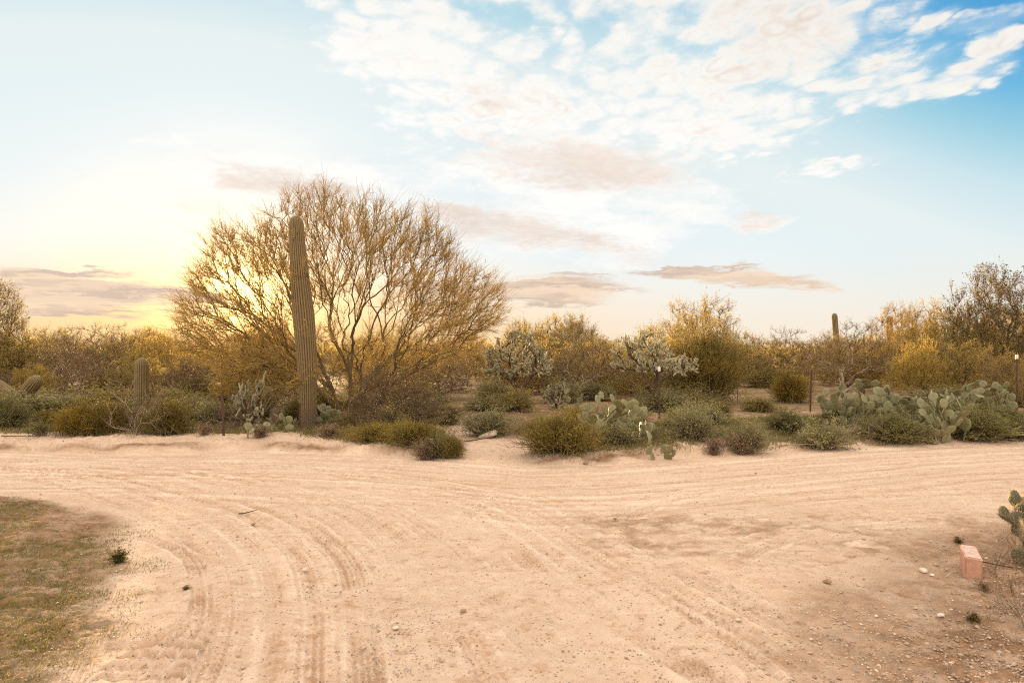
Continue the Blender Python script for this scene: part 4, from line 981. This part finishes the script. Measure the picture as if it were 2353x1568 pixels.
for x, y, s, k, lab in ((910, 1442, .05, 'rock_pale', 'small white stone alone on the sand, nearest to the bottom centre'),
    (583, 1206, .07, 'rock_brown', 'flat grey brown stone on the sand below the broken twig'),
    (703, 1309, .06, 'rock_pale', 'pale pebble pair on the left centre of the sand'),
    (1897, 1337, .07, 'rock_brown', 'reddish stone on sand left of the pink block'),
    (2117, 1313, .08, 'rock_pale', 'pale stone near the pink block on its left, the larger'),
    (2137, 1322, .05, 'rock_pale', 'pale chip just right of the larger pale stone by the block'),
    (2157, 1415, .06, 'rock_pale', 'grey white stone in the gravel below the pink block'),
    (1966, 1218, .06, 'rock_pale', 'small pale stone on the road shoulder far left of the pink block'),
    (1412, 1193, .05, 'rock_brown', 'small brown stone beside the curved tyre marks'),
    (1064, 1403, .05, 'rock_brown', 'small rusty stone at the centre of the sand'),
    (1345, 1062, .10, 'rock_brown', 'dark clod at the far road edge right of the wash'),
    (260, 1003, .08, 'rock_pale', 'white stone on the bank below the olive broom shrub')):
    X, Y, z = spot(x, y); noisy_rock('stone', lab, X, Y, (s, s*.75, s*.5), int(x), M[k], .25, RK, rnd.uniform(0, 3), z+.005)
# pink block
def block():
    m, n = mat('pink_concrete'); tc = n.node('ShaderNodeTexCoord').outputs['Object']; f = n.noise(tc, 22, 6, .7)
    col = n.mix(n.ramp(f, .3, .7), (.42, .215, .145), (.52, .29, .20)); nz = n.node('ShaderNodeNewGeometry').outputs['Normal']
    up = n.node('ShaderNodeSeparateXYZ', None, i0=nz).outputs[2]
    col = n.mix(n.math('MULTIPLY', n.ramp(up, .5, .9), n.ramp(f, .35, .6, .4, .95)), col, (.58, .45, .38))
    bp_ = n.node('ShaderNodeBump', None, Strength=.5, Distance=.006, Height=n.noise(tc, 60, 4, .7))
    s = n.node('ShaderNodeBsdfPrincipled', None, Base_Color=col, Roughness=.9, Normal=bp_.outputs[0]); n.node('ShaderNodeOutputMaterial', None, Surface=s.outputs[0])
    import bmesh
    bm = bmesh.new(); w, l, h = .115, .33, .16
    vs = [bm.verts.new(c_) for c_ in ((-w/2, 0, -.04), (w/2, 0, -.04), (w/2, l, -.04), (-w/2, l, -.04), (-w/2, 0, h), (w/2, 0, h-.008), (w/2, l, h+.012), (-w/2, l, h+.015))]
    for f_ in ((0, 1, 5, 4), (1, 2, 6, 5), (2, 3, 7, 6), (3, 0, 4, 7), (4, 5, 6, 7), (3, 2, 1, 0)): bm.faces.new([vs[i] for i in f_])
    bmesh.ops.bevel(bm, geom=bm.edges[:], offset=.009, segments=3, affect='EDGES'); bmesh.ops.triangulate(bm, faces=bm.faces[:])
    bmesh.ops.subdivide_edges(bm, edges=bm.edges[:], cuts=2, use_grid_fill=True)
    for v in bm.verts: v.co += Vector(((vnoise(v.co.y*30, v.co.z*30, 1)-.5)*.009, (vnoise(v.co.x*30, v.co.z*30, 2)-.5)*.009, (vnoise(v.co.x*30, v.co.y*30, 3)-.5)*.009))
    me = bpy.data.meshes.new('pink_block'); bm.to_mesh(me); bm.free(); me.materials.append(m)
    X, Y, z = spot(2232, 1324); o = link('concrete_block', me, None, label='pink concrete block standing on gravel at the lower right', category='block')
    o.location = (X, Y, z-.002); o.rotation_euler = (R(0), R(1.5), R(-27))
block()
def stick(label, x, y, L, r, rot, seed, m, z_=.01, cat_='stick', bends=6, br=2):
    X, Y, z = spot(x, y); g = np.random.default_rng(seed); geo_ = Geo(); p = np.array([-L/2, 0, r]); P = [p]
    d = np.array([1.0, 0, 0])
    for i in range(bends): d = unit(d+g.normal(size=3)*np.array([.1, .25, .08])); p = p+d*L/bends; p[2] = max(p[2], r); P.append(p)
    P = np.array(P); rr = np.linspace(r, r*.45, len(P)); tubes(geo_, P[:-1], P[1:], rr[:-1], rr[1:], 6)
    for k in range(br):
        i = g.integers(1, len(P)-1); q = P[i]+unit(np.array([.7, g.choice([-1, 1])*.8, .25]))*L*.22; tubes(geo_, P[i:i+1], q[None], np.array([r*.5]), np.array([r*.25]), 5)
    o = link('stick', geo_.mesh('stick', [m], True), None, label=label, category=cat_); o.location = (X, Y, z+z_); o.rotation_euler = (0, 0, rot)
stick('dark stick lying in the wash in front of the pale rock', 1095, 1016, .5, .018, -.15, 1, M['bark_dark'])
stick('broken brown twig on the sand at left centre', 572, 1181, .2, .008, .1, 2, M['bark_dark'])
stick('thin dark twig lying right of the pink block', 2275, 1292, .26, .007, -.15, 3, M['bark_dark'])
stick('grey straight branch on the bank right of the open clearing', 1830, 1018, .7, .014, .03, 4, M['bark_grey'], .02, br=0)
stick('dark crooked twig on the bank at the far left', 60, 1003, .9, .012, .02, 5, M['bark_dark'], .02)

# tufts on the shoulders
for x, y, k, s, lab in ((278, 1290, 'green_tuft', 36, 'dark green grass tuft on the left verge beside the sand'),
        (2198, 1246, 'green_tuft', 18, 'tiny green tuft behind the pink block'), (2231, 1425, 'green_tuft', 26, 'green tuft in gravel below the pink block'),
        (2255, 1352, 'dry_tuft', 26, 'thin dry tuft at the foot of the pink block'), (430, 1352, 'green_tuft', 14, 'small green tuft right of the dark one, on bare soil')):
    X, Y, z = spot(x, y); plant(k, 'grass_tuft', x, y, y-s, s*1.2, lab, 'grass tuft', 'grass tufts on the verges')
# near cactus and dry twigs at the right frame edge
prickly('dark spiny prickly pear at the right frame edge in the foreground', 2388, 1290, 1120, 160, 44, 81, pads=PADD, size=1.0, group=None)
plant('dead', 'dead_shrub', 2372, 1450, 1185, 230, 'dark dry twiggy shrub at the lower right frame edge', 'shrub', None)

# ---- stuff: grass and gravel
def blades(name, n_, sampler, hmin, hmax, m, seed):
    g = np.random.default_rng(seed); X, Y = sampler(g, n_); Z = base_h(X, Y); k = len(X)
    P = np.stack([X, Y, Z], -1); d = unit(g.normal(size=(k, 3))*.55+np.array([0, 0, 1])); a, b = frames(d); th = g.uniform(0, 6.283, (k, 1)); a = a*np.cos(th)+b*np.sin(th)
    h_ = g.uniform(hmin, hmax, (k, 1)); w = h_*.06+.0010; geo_ = Geo()
    geo_.add(np.stack([P-a*w, P+a*w, P+d*h_], 1).reshape(-1, 3), np.arange(k)[:, None]*3+np.array([0, 1, 2]))
    link(name, geo_.mesh(name, [m]), kind='stuff')
def samp_left(g, n_):
    Y = 1/g.uniform(1/9.0, 1/3.0, n_); X = left_edge(Y)-g.uniform(-.35, 1, n_)**1.0*4.8
    e = left_edge(Y)-X; dn = sstep(.42, .62, fbm(X*1.1+5, Y*1.1, 4, 21))*sstep(-.35, .6, e+(fbm(X*3, Y*3, 2, 8)-.5)); cl = sstep(.45, .6, fbm(X*7, Y*7, 3, 28))
    k = g.uniform(0, 1, n_) < dn*(.35+.65*cl); return X[k], Y[k]
blades('grass', 330000, samp_left, .008, .034, M['grass'], 3)
blades('dry_grass', 14000, samp_left, .015, .042, M['grass_dry'], 13)
def samp_far(g, n_):
    X = g.uniform(-12, 13, n_); V = np.interp(X, FARX, VEGY); Y = V+g.uniform(-.5, 3.5, n_)
    dn = (.2+.8*sstep(.28, .5, fbm(X*.9, Y*.9, 3, 20)))*sstep(-.4, .3, Y-V); w_ = np.abs(X-wash_c(Y))/wash_w(Y)
    k = (g.uniform(0, 1, n_) < dn) & (w_ > 1.15); return X[k], Y[k]
blades('grass', 230000, samp_far, .03, .11, M['grass'], 4)
def gravel(n_, seed):
    g = np.random.default_rng(seed); oct_ = np.array([[1, 0, 0], [-1, 0, 0], [0, 1, 0], [0, -1, 0], [0, 0, 1], [0, 0, -1]], float)
    of = np.array([[0, 2, 4], [2, 1, 4], [1, 3, 4], [3, 0, 4], [2, 0, 5], [1, 2, 5], [3, 1, 5], [0, 3, 5]])
    Y = 1/g.uniform(1/13.0, 1/3.0, n_); X = g.uniform(-.9, .9, n_)*(Y+.5)
    lv_ = (left_edge(Y)-X > 0)&(Y < 9); rv_ = (X+(fbm(X*.8, Y*.8, 3, 67)-.5)*3.5 > right_edge(Y)+g.normal(size=n_)*.55)&(Y < 8.6+g.normal(size=n_)*.4); fr = Y > np.interp(X, FARX, FARY)
    pr = np.where(lv_, .35, np.where(rv_, 1.0, np.where(fr, .8, .12+.35*(fbm(X*1.5, Y*1.5, 3, 66) > .55)))); k = g.uniform(0, 1, n_) < pr; X, Y = X[k], Y[k]
    s = g.lognormal(0, .5, len(X))*np.where((rv_[k]) | fr[k], .0056, .0040); s = np.minimum(s, .03)
    V = oct_[None]*g.uniform(.6, 1.2, (len(X), 6, 1))*s[:, None, None]*np.array([1.1, .9, .6]); th = g.uniform(0, 6.283, len(X)); c, si = np.cos(th)[:, None], np.sin(th)[:, None]
    V = np.stack([V[..., 0]*c-V[..., 1]*si, V[..., 0]*si+V[..., 1]*c, V[..., 2]], -1)
    V = V+np.stack([X, Y, base_h(X, Y)+s*.2], -1)[:, None]; geo_ = Geo(); geo_.add(V.reshape(-1, 3), (np.arange(len(X))[:, None, None]*6+of[None]).reshape(-1, 3))
    m = leaf_mat('gravel', [(.36, .23, .14), (.62, .50, .39), (.50, .35, .24), (.44, .29, .18), (.70, .60, .49)], 0)
    link('gravel', geo_.mesh('gravel', [m], True), kind='stuff')
gravel(110000, 5)

def litter(n_, seed):
    g = np.random.default_rng(seed); X = g.uniform(-12, 13, n_); V = np.interp(X, FARX, VEGY); Y = V+np.abs(g.normal(size=n_))*1.6-.15
    k = np.abs(X-wash_c(Y))/wash_w(Y) > 1.05; X, Y = X[k], Y[k]; P = np.stack([X, Y, base_h(X, Y)+.006], -1); a = g.uniform(0, 3.14, len(X))
    d = unit(np.stack([np.cos(a), np.sin(a), g.uniform(0, .45, len(X))], -1)); L = g.uniform(.05, .3, (len(X), 1)); q = P+d*L*.5+g.normal(size=P.shape)*.012; q[:, 2] = np.maximum(q[:, 2], P[:, 2]); geo_ = Geo()
    r = g.uniform(.002, .005, len(X)); tubes(geo_, P, q, r, r*.8, 3); tubes(geo_, q, q+unit(d+g.normal(size=P.shape)*.25)*L*.5, r*.8, r*.4, 3)
    link('twig_litter', geo_.mesh('twig_litter', [M['dry']]), kind='stuff')
litter(9000, 9)
